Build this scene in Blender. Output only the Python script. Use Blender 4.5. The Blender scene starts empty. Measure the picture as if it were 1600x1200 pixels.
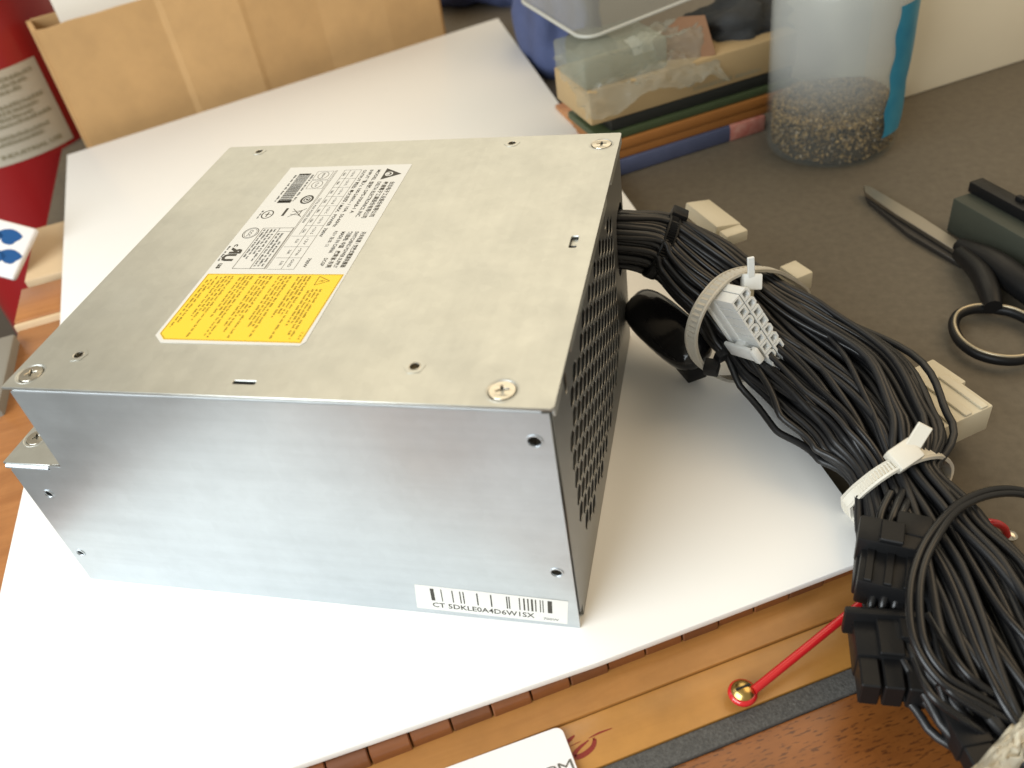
import bpy, bmesh, math, random
from mathutils import Vector, Matrix, noise
random.seed(7)
R_ = math.radians
scene = bpy.context.scene

# ------------------------------------------------------------------ camera
CAM = Vector((0.18882, -0.14214, 0.22101))
AX = Vector((0.97022, 0.20162, -0.13423))
AY = Vector((0.03233, -0.65700, -0.75319))     # image down
AZ = Vector((-0.24004, 0.72643, -0.64396))     # view direction
FPX = 1354.56
cam_d = bpy.data.cameras.new('camera')
cam = bpy.data.objects.new('camera', cam_d)
scene.collection.objects.link(cam)
m3 = Matrix((AX, -AY, -AZ)).transposed()
cam.matrix_world = Matrix.Translation(CAM) @ m3.to_4x4()
cam_d.sensor_width = 36.0
cam_d.lens = 36.0 * FPX / 1600.0
cam_d.clip_start = 0.01
cam_d.clip_end = 50
cam_d.dof.use_dof = True
cam_d.dof.focus_distance = 0.285
cam_d.dof.aperture_fstop = 13.0
scene.camera = cam

# ------------------------------------------------------------------ room light
world = bpy.data.worlds.new('World'); scene.world = world
world.use_nodes = True
bg = world.node_tree.nodes['Background']
bg.inputs['Color'].default_value = (0.43, 0.39, 0.31, 1)
bg.inputs['Strength'].default_value = 1.0

def area(name, loc, target, size, power, color, sy=None):
    l = bpy.data.lights.new(name, 'AREA'); l.energy = power; l.color = color
    l.shape = 'RECTANGLE'; l.size = size; l.size_y = sy or size
    o = bpy.data.objects.new(name, l); scene.collection.objects.link(o)
    o.location = loc
    o.rotation_euler = (Vector(target) - Vector(loc)).to_track_quat('-Z', 'Y').to_euler()
    return o
area('window_light', (-0.55, -0.85, 0.62), (0.08, -0.02, 0.0), 1.2, 26.5, (0.88, 0.955, 1.0), 0.9)
area('desk_lamp', (0.85, 0.45, 1.0), (0.15, 0.3, 0.0), 0.9, 5.5, (1.0, 0.74, 0.45))
area('room_lamp', (-0.35, 1.7, 1.45), (0.0, 0.2, 0.0), 2.0, 12.5, (1.0, 0.87, 0.64), 1.3)

scene.view_settings.view_transform = 'Standard'
scene.view_settings.look = 'None'
scene.view_settings.exposure = 0.0
scene.view_settings.gamma = 1.0
scene.view_settings.use_curve_mapping = False

# ------------------------------------------------------------------ helpers (millimetres in, metres out)
S = 0.001
C = scene.collection.objects

def at(px, py, z):
    """world point in mm where the line of sight of a photo pixel meets height z (mm)"""
    d = AX * ((px - 800) / FPX) + AY * ((py - 600) / FPX) + AZ
    t = (z * S - CAM.z) / d.z
    return (CAM + d * t) / S

def obj(name, me, mat=None, parent=None, **props):
    o = bpy.data.objects.new(name, me); C.link(o)
    if mat is not None and me is not None:
        me.materials.clear(); me.materials.append(mat)
    if parent is not None: o.parent = parent
    for k, v in props.items(): o[k] = v
    return o

def empty(name, loc=(0, 0, 0), rz=0, **props):
    o = bpy.data.objects.new(name, None); C.link(o)
    o.empty_display_size = 0.01
    o.location = Vector(loc) * S; o.rotation_euler = (0, 0, rz)
    for k, v in props.items(): o[k] = v
    return o

def smooth(me, ang=40):
    me.polygons.foreach_set('use_smooth', [True] * len(me.polygons))
    try: me.set_sharp_from_angle(angle=R_(ang))
    except Exception: pass
    return me

def mesh_pd(verts, faces, sm=None):
    me = bpy.data.meshes.new('m')
    me.from_pydata([tuple(Vector(v) * S) for v in verts], [], faces); me.update()
    if sm: smooth(me, sm)
    return me

def bm_mesh(bm, sm=None):
    me = bpy.data.meshes.new('m'); bm.normal_update(); bm.to_mesh(me); bm.free()
    if sm: smooth(me, sm)
    return me

def box(cx, cy, cz, sx, sy, sz, bev=0.0, seg=2, M=None, sm=35):
    bm = bmesh.new(); bmesh.ops.create_cube(bm, size=1)
    bmesh.ops.scale(bm, vec=(sx * S, sy * S, sz * S), verts=bm.verts)
    if bev: bmesh.ops.bevel(bm, geom=bm.edges[:], offset=bev * S, segments=seg, affect='EDGES', profile=0.5, clamp_overlap=True)
    bmesh.ops.translate(bm, vec=Vector((cx, cy, cz)) * S, verts=bm.verts)
    if M is not None: bm.transform(M)
    return bm_mesh(bm, sm)

def prism(poly, z0, z1, bev=0.0, seg=2, M=None):
    bm = bmesh.new()
    vs = [bm.verts.new((p[0] * S, p[1] * S, z0 * S)) for p in poly]
    f = bm.faces.new(vs)
    r = bmesh.ops.extrude_face_region(bm, geom=[f])
    bmesh.ops.translate(bm, vec=(0, 0, (z1 - z0) * S), verts=[g for g in r['geom'] if isinstance(g, bmesh.types.BMVert)])
    bmesh.ops.recalc_face_normals(bm, faces=bm.faces)
    if bev: bmesh.ops.bevel(bm, geom=bm.edges[:], offset=bev * S, segments=seg, affect='EDGES', profile=0.5, clamp_overlap=True)
    if M is not None: bm.transform(M)
    return bm_mesh(bm, 35)

def plate(outline, holes, th, fmap):
    """flat sheet with holes; fmap maps (a, b, c) in mm to world mm, c across the thickness"""
    cu = bpy.data.curves.new('c', 'CURVE'); cu.dimensions = '2D'; cu.fill_mode = 'BOTH'; cu.extrude = th / 2
    for pts in [outline] + list(holes):
        sp = cu.splines.new('POLY'); sp.points.add(len(pts) - 1)
        for q, p in zip(sp.points, pts): q.co = (p[0], p[1], 0, 1)
        sp.use_cyclic_u = True
    o = bpy.data.objects.new('tmp', cu); C.link(o)
    me = bpy.data.meshes.new_from_object(o.evaluated_get(bpy.context.evaluated_depsgraph_get()))
    bpy.data.objects.remove(o); bpy.data.curves.remove(cu)
    for v in me.vertices: v.co = Vector(fmap(v.co.x, v.co.y, v.co.z)) * S
    me.update()
    bm = bmesh.new(); bm.from_mesh(me); bmesh.ops.remove_doubles(bm, verts=bm.verts, dist=1e-6)
    bmesh.ops.recalc_face_normals(bm, faces=bm.faces)
    bpy.data.meshes.remove(me)
    return bm_mesh(bm)

def circ(cx, cy, r, n=20, ry=None, a0=0):
    ry = ry or r
    return [(cx + r * math.cos(a0 + 2 * math.pi * i / n), cy + ry * math.sin(a0 + 2 * math.pi * i / n)) for i in range(n)]

def rrect(x0, y0, x1, y1, r, n=4):
    out = []
    for cx, cy, a in ((x1 - r, y1 - r, 0), (x0 + r, y1 - r, 90), (x0 + r, y0 + r, 180), (x1 - r, y0 + r, 270)):
        for i in range(n + 1):
            t = R_(a + 90 * i / n); out.append((cx + r * math.cos(t), cy + r * math.sin(t)))
    return out

def catmull(P, n):
    P = [Vector(p) for p in P]
    Q = [P[0] * 2 - P[1]] + P + [P[-1] * 2 - P[-2]]
    out = []
    segs = len(P) - 1
    for k in range(n):
        x = k / (n - 1) * segs; i = min(int(x), segs - 1); t = x - i
        a, b, c, d = Q[i:i + 4]
        out.append(0.5 * ((2 * b) + (c - a) * t + (2 * a - 5 * b + 4 * c - d) * t * t + (3 * b - a - 3 * c + d) * t ** 3))
    return out

def lerp_tab(tab, x):
    i = min(int(x), len(tab) - 2); t = x - i
    t = t * t * (3 - 2 * t)
    return tab[i] * (1 - t) + tab[i + 1] * t

def tube(pts, r, n=8, cap=True):
    pts = [Vector(p) for p in pts]; N = len(pts)
    verts, faces = [], []
    t0 = (pts[1] - pts[0]).normalized()
    up = Vector((0, 0, 1)) if abs(t0.z) < .9 else Vector((1, 0, 0))
    u = t0.cross(up).normalized()
    for i in range(N):
        t = (pts[min(i + 1, N - 1)] - pts[max(i - 1, 0)]).normalized()
        u = (u - t * u.dot(t)).normalized(); w = t.cross(u)
        rr = r(i / (N - 1)) if callable(r) else r
        for k in range(n):
            a = 2 * math.pi * k / n
            verts.append(pts[i] + (u * math.cos(a) + w * math.sin(a)) * rr)
    for i in range(N - 1):
        for k in range(n):
            faces.append((i * n + k, i * n + (k + 1) % n, (i + 1) * n + (k + 1) % n, (i + 1) * n + k))
    if cap:
        faces.append(tuple(range(n - 1, -1, -1))); faces.append(tuple(range((N - 1) * n, N * n)))
    return mesh_pd(verts, faces, 50)

def lathe(prof, n=40, c=(0, 0, 0)):
    verts, faces = [], []
    for r, z in prof:
        for k in range(n):
            a = 2 * math.pi * k / n; verts.append((c[0] + r * math.cos(a), c[1] + r * math.sin(a), c[2] + z))
    for i in range(len(prof) - 1):
        for k in range(n):
            faces.append((i * n + k, i * n + (k + 1) % n, (i + 1) * n + (k + 1) % n, (i + 1) * n + k))
    faces.append(tuple(range(n - 1, -1, -1))); faces.append(tuple(range((len(prof) - 1) * n, len(prof) * n)))
    return mesh_pd(verts, faces, 40)

class Ink:
    """collects flat print: lettering and line art, as thin shapes on a label"""
    def __init__(s, fmap): s.v = []; s.f = []; s.m = fmap
    def poly(s, pts):
        b = len(s.v); s.v += [s.m(*p) for p in pts]; s.f.append(tuple(range(b, b + len(pts))))
    def rect(s, a0, b0, a1, b1): s.poly([(a0, b0), (a1, b0), (a1, b1), (a0, b1)])
    def line(s, a, b, w):
        d = Vector((b[0] - a[0], b[1] - a[1])); d.normalize(); n = Vector((-d.y, d.x)) * w / 2
        s.poly([(a[0] + n.x, a[1] + n.y), (a[0] - n.x, a[1] - n.y), (b[0] - n.x, b[1] - n.y), (b[0] + n.x, b[1] + n.y)])
    def frame(s, a0, b0, a1, b1, w):
        s.line((a0, b0), (a1, b0), w); s.line((a0, b1), (a1, b1), w); s.line((a0, b0), (a0, b1), w); s.line((a1, b0), (a1, b1), w)
    def ring(s, c, rx, ry, w, n=20):
        for i in range(n):
            a, b = 2 * math.pi * i / n, 2 * math.pi * (i + 1) / n
            s.poly([(c[0] + rx * math.cos(a), c[1] + ry * math.sin(a)), (c[0] + rx * math.cos(b), c[1] + ry * math.sin(b)),
                    (c[0] + (rx - w) * math.cos(b), c[1] + (ry - w) * math.sin(b)), (c[0] + (rx - w) * math.cos(a), c[1] + (ry - w) * math.sin(a))])
    def text(s, txt, a, b, size, width=None, bold=0.0, rot=0.0):
        cu = bpy.data.curves.new('t', 'FONT'); cu.body = txt; cu.size = size; cu.resolution_u = 2; cu.offset = bold
        o = bpy.data.objects.new('t', cu); C.link(o)
        me = bpy.data.meshes.new_from_object(o.evaluated_get(bpy.context.evaluated_depsgraph_get()))
        bpy.data.objects.remove(o); bpy.data.curves.remove(cu)
        if me.vertices:
            xs = [v.co.x for v in me.vertices]; k = 1.0
            if width: k = width / max(1e-6, max(xs) - min(xs))
            base = len(s.v); ca, sa = math.cos(rot), math.sin(rot)
            s.v += [s.m(a + v.co.x * k * ca - v.co.y * sa, b + v.co.x * k * sa + v.co.y * ca) for v in me.vertices]
            s.f += [tuple(base + i for i in p.vertices) for p in me.polygons]
        bpy.data.meshes.remove(me)
    def micro(s, a0, a1, b, h, rnd):
        """a line of print too small to read"""
        a = a0
        while a < a1:
            w = rnd.uniform(.8, 3.0); e = min(a + w, a1)
            while a < e:
                k = rnd.uniform(.16, .34); hh = h * rnd.choice((.65, .7, 1, 1))
                s.rect(a, b, min(a + k, e), b + hh); a += k + rnd.uniform(.08, .16)
            a += rnd.uniform(.3, .55)
    def build(s, name, mat, parent, **kw): return obj(name, mesh_pd(s.v, s.f), mat, parent, **kw)

# ------------------------------------------------------------------ materials
def nodes(name):
    m = bpy.data.materials.new(name); m.use_nodes = True
    nt = m.node_tree; return m, nt, nt.nodes['Principled BSDF']

def mat(name, col, rough=.5, metal=0.0, var=0.0, vscale=60, bump=0.0, bscale=400, stretch=(1, 1, 1), rvar=0.0, col2=None, coat=0.0, spec=.5, trans=0.0, ior=1.45, sss=0.0):
    m, nt, b = nodes(name); N = nt.nodes; L = nt.links
    b.inputs['Base Color'].default_value = (*col, 1); b.inputs['Roughness'].default_value = rough
    b.inputs['Metallic'].default_value = metal; b.inputs['Specular IOR Level'].default_value = spec
    b.inputs['Coat Weight'].default_value = coat; b.inputs['Coat Roughness'].default_value = .15
    b.inputs['Transmission Weight'].default_value = trans; b.inputs['IOR'].default_value = ior
    if sss:
        b.inputs['Subsurface Weight'].default_value = sss; b.inputs['Subsurface Radius'].default_value = (.002, .002, .0018)
    if var or bump or rvar:
        tc = N.new('ShaderNodeTexCoord'); mp = N.new('ShaderNodeMapping'); mp.inputs['Scale'].default_value = stretch
        L.new(tc.outputs['Object'], mp.inputs['Vector'])
    if var or rvar:
        nz = N.new('ShaderNodeTexNoise'); nz.inputs['Scale'].default_value = vscale; nz.inputs['Detail'].default_value = 6; nz.inputs['Roughness'].default_value = .62
        L.new(mp.outputs['Vector'], nz.inputs['Vector'])
        cr = N.new('ShaderNodeMapRange'); cr.inputs['From Min'].default_value = .2; cr.inputs['From Max'].default_value = .8
        L.new(nz.outputs['Fac'], cr.inputs['Value'])
        if var:
            mx = N.new('ShaderNodeMix'); mx.data_type = 'RGBA'
            c2 = col2 or tuple(c * (1 - var) for c in col)
            mx.inputs['A'].default_value = (*col, 1); mx.inputs['B'].default_value = (*c2, 1)
            L.new(cr.outputs['Result'], mx.inputs['Factor']); L.new(mx.outputs['Result'], b.inputs['Base Color'])
        if rvar:
            rr = N.new('ShaderNodeMapRange'); rr.inputs['To Min'].default_value = rough - rvar; rr.inputs['To Max'].default_value = rough + rvar
            L.new(cr.outputs['Result'], rr.inputs['Value']); L.new(rr.outputs['Result'], b.inputs['Roughness'])
    if bump:
        n2 = N.new('ShaderNodeTexNoise'); n2.inputs['Scale'].default_value = bscale; n2.inputs['Detail'].default_value = 4
        L.new(mp.outputs['Vector'], n2.inputs['Vector'])
        bp = N.new('ShaderNodeBump'); bp.inputs['Strength'].default_value = bump; bp.inputs['Distance'].default_value = .0004
        L.new(n2.outputs['Fac'], bp.inputs['Height']); L.new(bp.outputs['Normal'], b.inputs['Normal'])
    return m

def wood(name, c1, c2, fleck=None, scale=1.0, rough=.4, coat=.3, fl_amt=.5, fl_min=.62, fscale=1.0):
    """grain runs along local x"""
    m, nt, b = nodes(name); N = nt.nodes; L = nt.links
    tc = N.new('ShaderNodeTexCoord'); mp = N.new('ShaderNodeMapping'); mp.inputs['Scale'].default_value = (12 * scale, 150 * scale, 150 * scale)
    L.new(tc.outputs['Object'], mp.inputs['Vector'])
    nz = N.new('ShaderNodeTexNoise'); nz.inputs['Scale'].default_value = 1.2; nz.inputs['Detail'].default_value = 7; nz.inputs['Roughness'].default_value = .6; nz.inputs['Distortion'].default_value = .6
    L.new(mp.outputs['Vector'], nz.inputs['Vector'])
    cr = N.new('ShaderNodeMapRange'); cr.inputs['From Min'].default_value = .32; cr.inputs['From Max'].default_value = .68
    L.new(nz.outputs['Fac'], cr.inputs['Value'])
    mx = N.new('ShaderNodeMix'); mx.data_type = 'RGBA'; mx.inputs['A'].default_value = (*c1, 1); mx.inputs['B'].default_value = (*c2, 1)
    L.new(cr.outputs['Result'], mx.inputs['Factor']); out = mx.outputs['Result']
    if fleck:
        mp2 = N.new('ShaderNodeMapping'); mp2.inputs['Scale'].default_value = (190 * fscale, 900 * fscale, 900 * fscale)
        L.new(tc.outputs['Object'], mp2.inputs['Vector'])
        n2 = N.new('ShaderNodeTexNoise'); n2.inputs['Scale'].default_value = 1; n2.inputs['Detail'].default_value = 3
        L.new(mp2.outputs['Vector'], n2.inputs['Vector'])
        c2_ = N.new('ShaderNodeMapRange'); c2_.inputs['From Min'].default_value = fl_min; c2_.inputs['From Max'].default_value = fl_min + .08; c2_.inputs['To Max'].default_value = fl_amt
        L.new(n2.outputs['Fac'], c2_.inputs['Value'])
        m2 = N.new('ShaderNodeMix'); m2.data_type = 'RGBA'; m2.inputs['B'].default_value = (*fleck, 1)
        L.new(out, m2.inputs['A']); L.new(c2_.outputs['Result'], m2.inputs['Factor']); out = m2.outputs['Result']
    n3 = N.new('ShaderNodeTexNoise'); n3.inputs['Scale'].default_value = 38; n3.inputs['Detail'].default_value = 5; n3.inputs['Roughness'].default_value = .65
    L.new(tc.outputs['Object'], n3.inputs['Vector'])
    r3 = N.new('ShaderNodeMapRange'); r3.inputs['From Min'].default_value = .35; r3.inputs['From Max'].default_value = .75; r3.inputs['To Max'].default_value = .45
    L.new(n3.outputs['Fac'], r3.inputs['Value'])
    m3_ = N.new('ShaderNodeMix'); m3_.data_type = 'RGBA'; m3_.inputs['B'].default_value = tuple(c * .45 for c in c2) + (1,)
    L.new(out, m3_.inputs['A']); L.new(r3.outputs['Result'], m3_.inputs['Factor']); out = m3_.outputs['Result']
    L.new(out, b.inputs['Base Color'])
    b.inputs['Roughness'].default_value = rough; b.inputs['Coat Weight'].default_value = coat; b.inputs['Coat Roughness'].default_value = .25
    bp = N.new('ShaderNodeBump'); bp.inputs['Strength'].default_value = .25; bp.inputs['Distance'].default_value = .0003
    L.new(nz.outputs['Fac'], bp.inputs['Height']); L.new(bp.outputs['Normal'], b.inputs['Normal'])
    return m

M = {}
def galvanised(name, col, rough, metal, streak=(8, 260, 260), amt=.16, samt=.12):
    m, nt, b = nodes(name); N = nt.nodes; L = nt.links
    tc = N.new('ShaderNodeTexCoord')
    def nz(scale, vec, detail, lo, hi):
        n = N.new('ShaderNodeTexNoise'); n.inputs['Scale'].default_value = scale; n.inputs['Detail'].default_value = detail; n.inputs['Roughness'].default_value = .6
        L.new(vec, n.inputs['Vector'])
        r = N.new('ShaderNodeMapRange'); r.inputs['From Min'].default_value = .25; r.inputs['From Max'].default_value = .75; r.inputs['To Min'].default_value = lo; r.inputs['To Max'].default_value = hi
        L.new(n.outputs['Fac'], r.inputs['Value']); return r.outputs['Result']
    mp = N.new('ShaderNodeMapping'); mp.inputs['Scale'].default_value = streak; L.new(tc.outputs['Object'], mp.inputs['Vector'])
    vo = N.new('ShaderNodeTexVoronoi'); vo.inputs['Scale'].default_value = 330; L.new(tc.outputs['Object'], vo.inputs['Vector'])
    sp = N.new('ShaderNodeSeparateColor'); L.new(vo.outputs['Color'], sp.inputs[0])
    vr = N.new('ShaderNodeMapRange'); vr.inputs['To Min'].default_value = 1 - amt * .35; vr.inputs['To Max'].default_value = 1; L.new(sp.outputs[0], vr.inputs['Value'])
    a = nz(75, tc.outputs['Object'], 5, 1 - amt, 1.0); c = nz(1.0, mp.outputs['Vector'], 4, 1 - samt, 1.0)
    m1 = N.new('ShaderNodeMath'); m1.operation = 'MULTIPLY'; L.new(a, m1.inputs[0]); L.new(c, m1.inputs[1])
    m2 = N.new('ShaderNodeMath'); m2.operation = 'MULTIPLY'; L.new(m1.outputs[0], m2.inputs[0]); L.new(vr.outputs['Result'], m2.inputs[1])
    mx = N.new('ShaderNodeMix'); mx.data_type = 'RGBA'; mx.inputs['A'].default_value = (0, 0, 0, 1); mx.inputs['B'].default_value = (*col, 1)
    L.new(m2.outputs[0], mx.inputs['Factor']); L.new(mx.outputs['Result'], b.inputs['Base Color'])
    ro = nz(48, tc.outputs['Object'], 5, rough - .05, rough + .06); L.new(ro, b.inputs['Roughness'])
    b.inputs['Metallic'].default_value = metal
    bp = N.new('ShaderNodeBump'); bp.inputs['Strength'].default_value = .05; bp.inputs['Distance'].default_value = .0003
    L.new(c, bp.inputs['Height']); L.new(bp.outputs['Normal'], b.inputs['Normal'])
    return m
M['zinc'] = galvanised('zinc', (.645, .69, .72), .37, .90, amt=.08, samt=.08)
M['zinc_top'] = galvanised('zinc_top', (.65, .66, .625), .45, 1.0, (260, 12, 260), .12, .06)
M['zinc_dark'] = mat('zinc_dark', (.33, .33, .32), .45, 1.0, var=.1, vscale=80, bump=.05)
M['nickel'] = mat('nickel', (.60, .56, .48), .26, 1.0)
M['dark'] = mat('dark', (.012, .011, .01), .7)
M['label_white'] = mat('label_white', (.70, .69, .65), .42, spec=.4)
M['label_yellow'] = mat('label_yellow', (.90, .60, .035), .42, spec=.4)
M['ink'] = mat('ink', (.05, .045, .035), .6)
M['ink_soft'] = mat('ink_soft', (.13, .12, .10), .6)
M['ink_yellow'] = mat('ink_yellow', (.24, .16, .01), .6)
M['board'] = mat('board', (.85, .84, .81), .34, var=.035, vscale=16, rvar=.05, bump=.03, bscale=700, spec=.4)
M['board_edge'] = M['board']
M['wire'] = mat('wire', (.011, .011, .012), .27, var=.4, vscale=30, rvar=.06, spec=.55)
M['wire_soft'] = mat('wire_soft', (.015, .015, .016), .38, var=.4, vscale=26, rvar=.1, spec=.6)
M['wire_grey'] = mat('wire_grey', (.018, .018, .019), .40, var=.45, vscale=22, rvar=.1, spec=.6)
M['black_plastic'] = mat('black_plastic', (.008, .008, .0085), .42, spec=.28, rvar=.08, var=.2, vscale=90, bump=.08, bscale=700)
M['nylon_white'] = mat('nylon_white', (.78, .79, .77), .33, sss=.35)
M['nylon_cream'] = mat('nylon_cream', (.66, .60, .46), .38, sss=.25)
M['tie_natural'] = mat('tie_natural', (.52, .49, .42), .38, sss=.3)
M['tie_cream'] = mat('tie_cream', (.68, .64, .55), .38, sss=.25)
M['desk'] = mat('desk', (.138, .115, .082), .55, var=.3, vscale=240, bump=.18, bscale=1300, rvar=.05)
M['wood_light'] = wood('wood_light', (.44, .205, .055), (.35, .15, .034), rough=.42, coat=.15)
M['wood_panel'] = wood('wood_panel', (.50, .245, .060), (.43, .195, .042), rough=.38, coat=.25, scale=.6)
M['wood_slat'] = wood('wood_slat', (.27, .095, .030), (.20, .064, .020), rough=.38, coat=.4)
M['wood_slat_dark'] = wood('wood_slat_dark', (.22, .08, .03), (.15, .05, .018), rough=.42, coat=.3)
M['mahogany'] = wood('mahogany', (.31, .105, .022), (.235, .074, .015), fleck=(.055, .014, .005), rough=.38, coat=.3, fl_amt=.75, fl_min=.565, fscale=1.7)
M['wood_left'] = wood('wood_left', (.45, .185, .055), (.36, .135, .035), rough=.4, coat=.2)
M['foam'] = mat('foam', (.035, .034, .032), .9, var=.75, vscale=1400, col2=(.13, .126, .118), bump=.6, bscale=1500)
M['red_paint'] = mat('red_paint', (.52, .012, .016), .22, coat=.6)
M['brass'] = mat('brass', (.55, .38, .13), .28, 1.0)
M['card_white'] = mat('card_white', (.80, .77, .76), .4)
M['red_ink'] = mat('red_ink', (.22, .022, .012), .5)
M['cardboard'] = mat('cardboard', (.57, .35, .155), .75, var=.2, vscale=45, bump=.35, bscale=120)
M['paper'] = mat('paper', (.80, .77, .70), .6)
M['red_can'] = mat('red_can', (.30, .008, .010), .32, var=.15, vscale=20, coat=.2)
M['can_label'] = mat('can_label', (.50, .45, .36), .6)
M['can_ink'] = mat('can_ink', (.27, .235, .15), .7)
M['blue_print'] = mat('blue_print', (.012, .08, .24), .35)
M['cream_wood'] = mat('cream_wood', (.62, .45, .27), .6, var=.1, vscale=40)
M['grey_box'] = mat('grey_box', (.26, .245, .21), .6)
M['white_carton'] = mat('white_carton', (.82, .72, .54), .6, var=.08, vscale=14)
M['blue_cloth'] = mat('blue_cloth', (.07, .09, .19), .85, var=.4, vscale=50, bump=.3, bscale=500)
M['dark_cloth'] = mat('dark_cloth', (.035, .036, .036), .9, var=.4, vscale=80)
M['beige_box'] = mat('beige_box', (.40, .28, .14), .65, var=.1, vscale=25)
M['green_book'] = mat('green_book', (.05, .07, .03), .5, var=.2)
M['black_book'] = mat('black_book', (.015, .016, .014), .5)
M['orange_book'] = mat('orange_book', (.33, .13, .03), .55, var=.15)
M['blue_book'] = mat('blue_book', (.085, .10, .18), .5, var=.25, vscale=80)
M['red_pattern'] = mat('red_pattern', (.34, .045, .03), .5, var=.6, vscale=170, col2=(.55, .32, .25))
M['brown_card'] = mat('brown_card', (.22, .115, .06), .7, var=.2)
M['scissor_steel'] = mat('scissor_steel', (.42, .39, .34), .35, 1.0)
M['green_grey'] = mat('green_grey', (.05, .055, .04), .6, var=.2)
M['teal'] = mat('teal', (.0, .15, .29), .35, var=.35, vscale=60, col2=(.04, .26, .38))
M['bag'] = mat('bag', (.72, .66, .52), .3, trans=.25, var=.15, vscale=90, spec=.6)
M['rim_gold'] = mat('rim_gold', (.45, .38, .26), .35, .6)

def clear_plastic(name, col, rough, alpha_t):
    m, nt, b = nodes(name); N = nt.nodes; L = nt.links
    b.inputs['Base Color'].default_value = (*col, 1); b.inputs['Roughness'].default_value = rough
    tr = N.new('ShaderNodeBsdfTransparent'); tr.inputs['Color'].default_value = (.96, .97, .96, 1)
    mx = N.new('ShaderNodeMixShader'); mx.inputs['Fac'].default_value = alpha_t
    L.new(b.outputs['BSDF'], mx.inputs[1]); L.new(tr.outputs['BSDF'], mx.inputs[2])
    L.new(mx.outputs['Shader'], N['Material Output'].inputs['Surface'])
    return m
M['jar_plastic'] = clear_plastic('jar_plastic', (.52, .52, .49), .2, .80)
def jar_mat():
    m = clear_plastic('jar_plastic', (.52, .53, .51), .2, .8); nt = m.node_tree; N = nt.nodes; L = nt.links
    tc = N.new('ShaderNodeTexCoord'); sx = N.new('ShaderNodeSeparateXYZ'); L.new(tc.outputs['Object'], sx.inputs[0])
    mr = N.new('ShaderNodeMapRange'); mr.interpolation_type = 'SMOOTHSTEP'
    for k, v in (('From Min', .022), ('From Max', .060), ('To Min', .93), ('To Max', .66)): mr.inputs[k].default_value = v
    L.new(sx.outputs['Z'], mr.inputs['Value']); L.new(mr.outputs['Result'], N['Mix Shader'].inputs['Fac'])
    return m
M['jar_plastic'] = jar_mat()
M['tray_plastic'] = clear_plastic('tray_plastic', (.40, .39, .35), .2, .72)
M['box_plastic'] = clear_plastic('box_plastic', (.34, .36, .29), .25, .66)

M['bag_film'] = clear_plastic('bag_film', (.36, .36, .30), .22, .66)
M['kraft'] = mat('kraft', (.20, .165, .12), .7, var=.4, vscale=60)
gm, gnt, gb = nodes('crystals')
oi = gnt.nodes.new('ShaderNodeNewGeometry'); rp = gnt.nodes.new('ShaderNodeValToRGB')
rp.color_ramp.elements[0].color = (.05, .028, .008, 1); rp.color_ramp.elements[1].color = (.34, .22, .085, 1)
e_ = rp.color_ramp.elements.new(.5); e_.color = (.13, .078, .024, 1)
gnt.links.new(oi.outputs['Random Per Island'], rp.inputs['Fac']); gnt.links.new(rp.outputs['Color'], gb.inputs['Base Color'])
gb.inputs['Roughness'].default_value = .4
M['crystals'] = gm

# ------------------------------------------------------------------ the setting: desk top
def uv(u, v): return (u * .8660 + v * .5, u * .5 - v * .8660)
obj('desk', prism([uv(-66, 158), uv(1300, 158), uv(1300, -1500), uv(-66, -1500)], -179.8, -12), M['desk'], kind='structure')
obj('floor', mesh_pd([(-2000, -1500, -180), (2000, -1500, -180), (2000, 2500, -180), (-2000, 2500, -180)], [(0, 1, 2, 3)]), mat('floor_brown', (.075, .06, .045), .6, var=.2, vscale=9), kind='structure')

# ------------------------------------------------------------------ white board
board_pts = [(-2.8, -96.5), (80.2, -51.0), (156.0, -10.5), (228.8, 31.8), (237.3, 35.0), (100.2, 332.5), (5, 541), (-250, 326), (-128, 140), (-52, -5)]
obj('board', prism(board_pts, -2.5, 0, .3, 2), M['board'],
    label='large smooth white board lying under the metal power supply', category='board')

# ------------------------------------------------------------------ wooden case under the board (local x along its front, local y backwards)
WR = R_(30)
case = empty('wooden_case', (0, 0, 0), WR, label='old brown wooden case under the white board, with slatted edge and dark foam strip', category='wooden case')
def slab(name, u0, u1, v0, v1, z0, z1, m, bev=.3, parent=case, skew=0):
    """u along the front, v towards the viewer"""
    poly = [(u0, -v1), (u1 + skew, -v1), (u1, -v0), (u0, -v0)]
    return obj(name, prism(poly, z0, z1, bev, 2), M[m], parent)
slab('top_board', -66.5, 120, -204, 62, -179.8, -7.5, 'wood_left', .6)
slab('rear_board', -67, 120, -240, -206.5, -179.8, -3.6, 'wood_left', .8)
slab('edge_highlight_bead', -67.3, 120, -206.4, -203.6, -30, -4.4, 'cream_wood', 1.0)  # pale colour puts the lit highlight of the lip into the ridge
slab('front_strip', -66, 258, 62.2, 95.8, -11.9, -8.4, 'wood_light', .5, skew=0)
slab('front_panel', -66, 262, 96.0, 110.6, -11.9, -9.2, 'wood_panel', .3)
slab('foam_strip', -66, 264, 110.8, 117.2, -11.9, -9.6, 'foam', .5)
slab('base_board', -66, 272, 117.4, 157.8, -11.9, -10.6, 'mahogany', .3)
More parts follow.
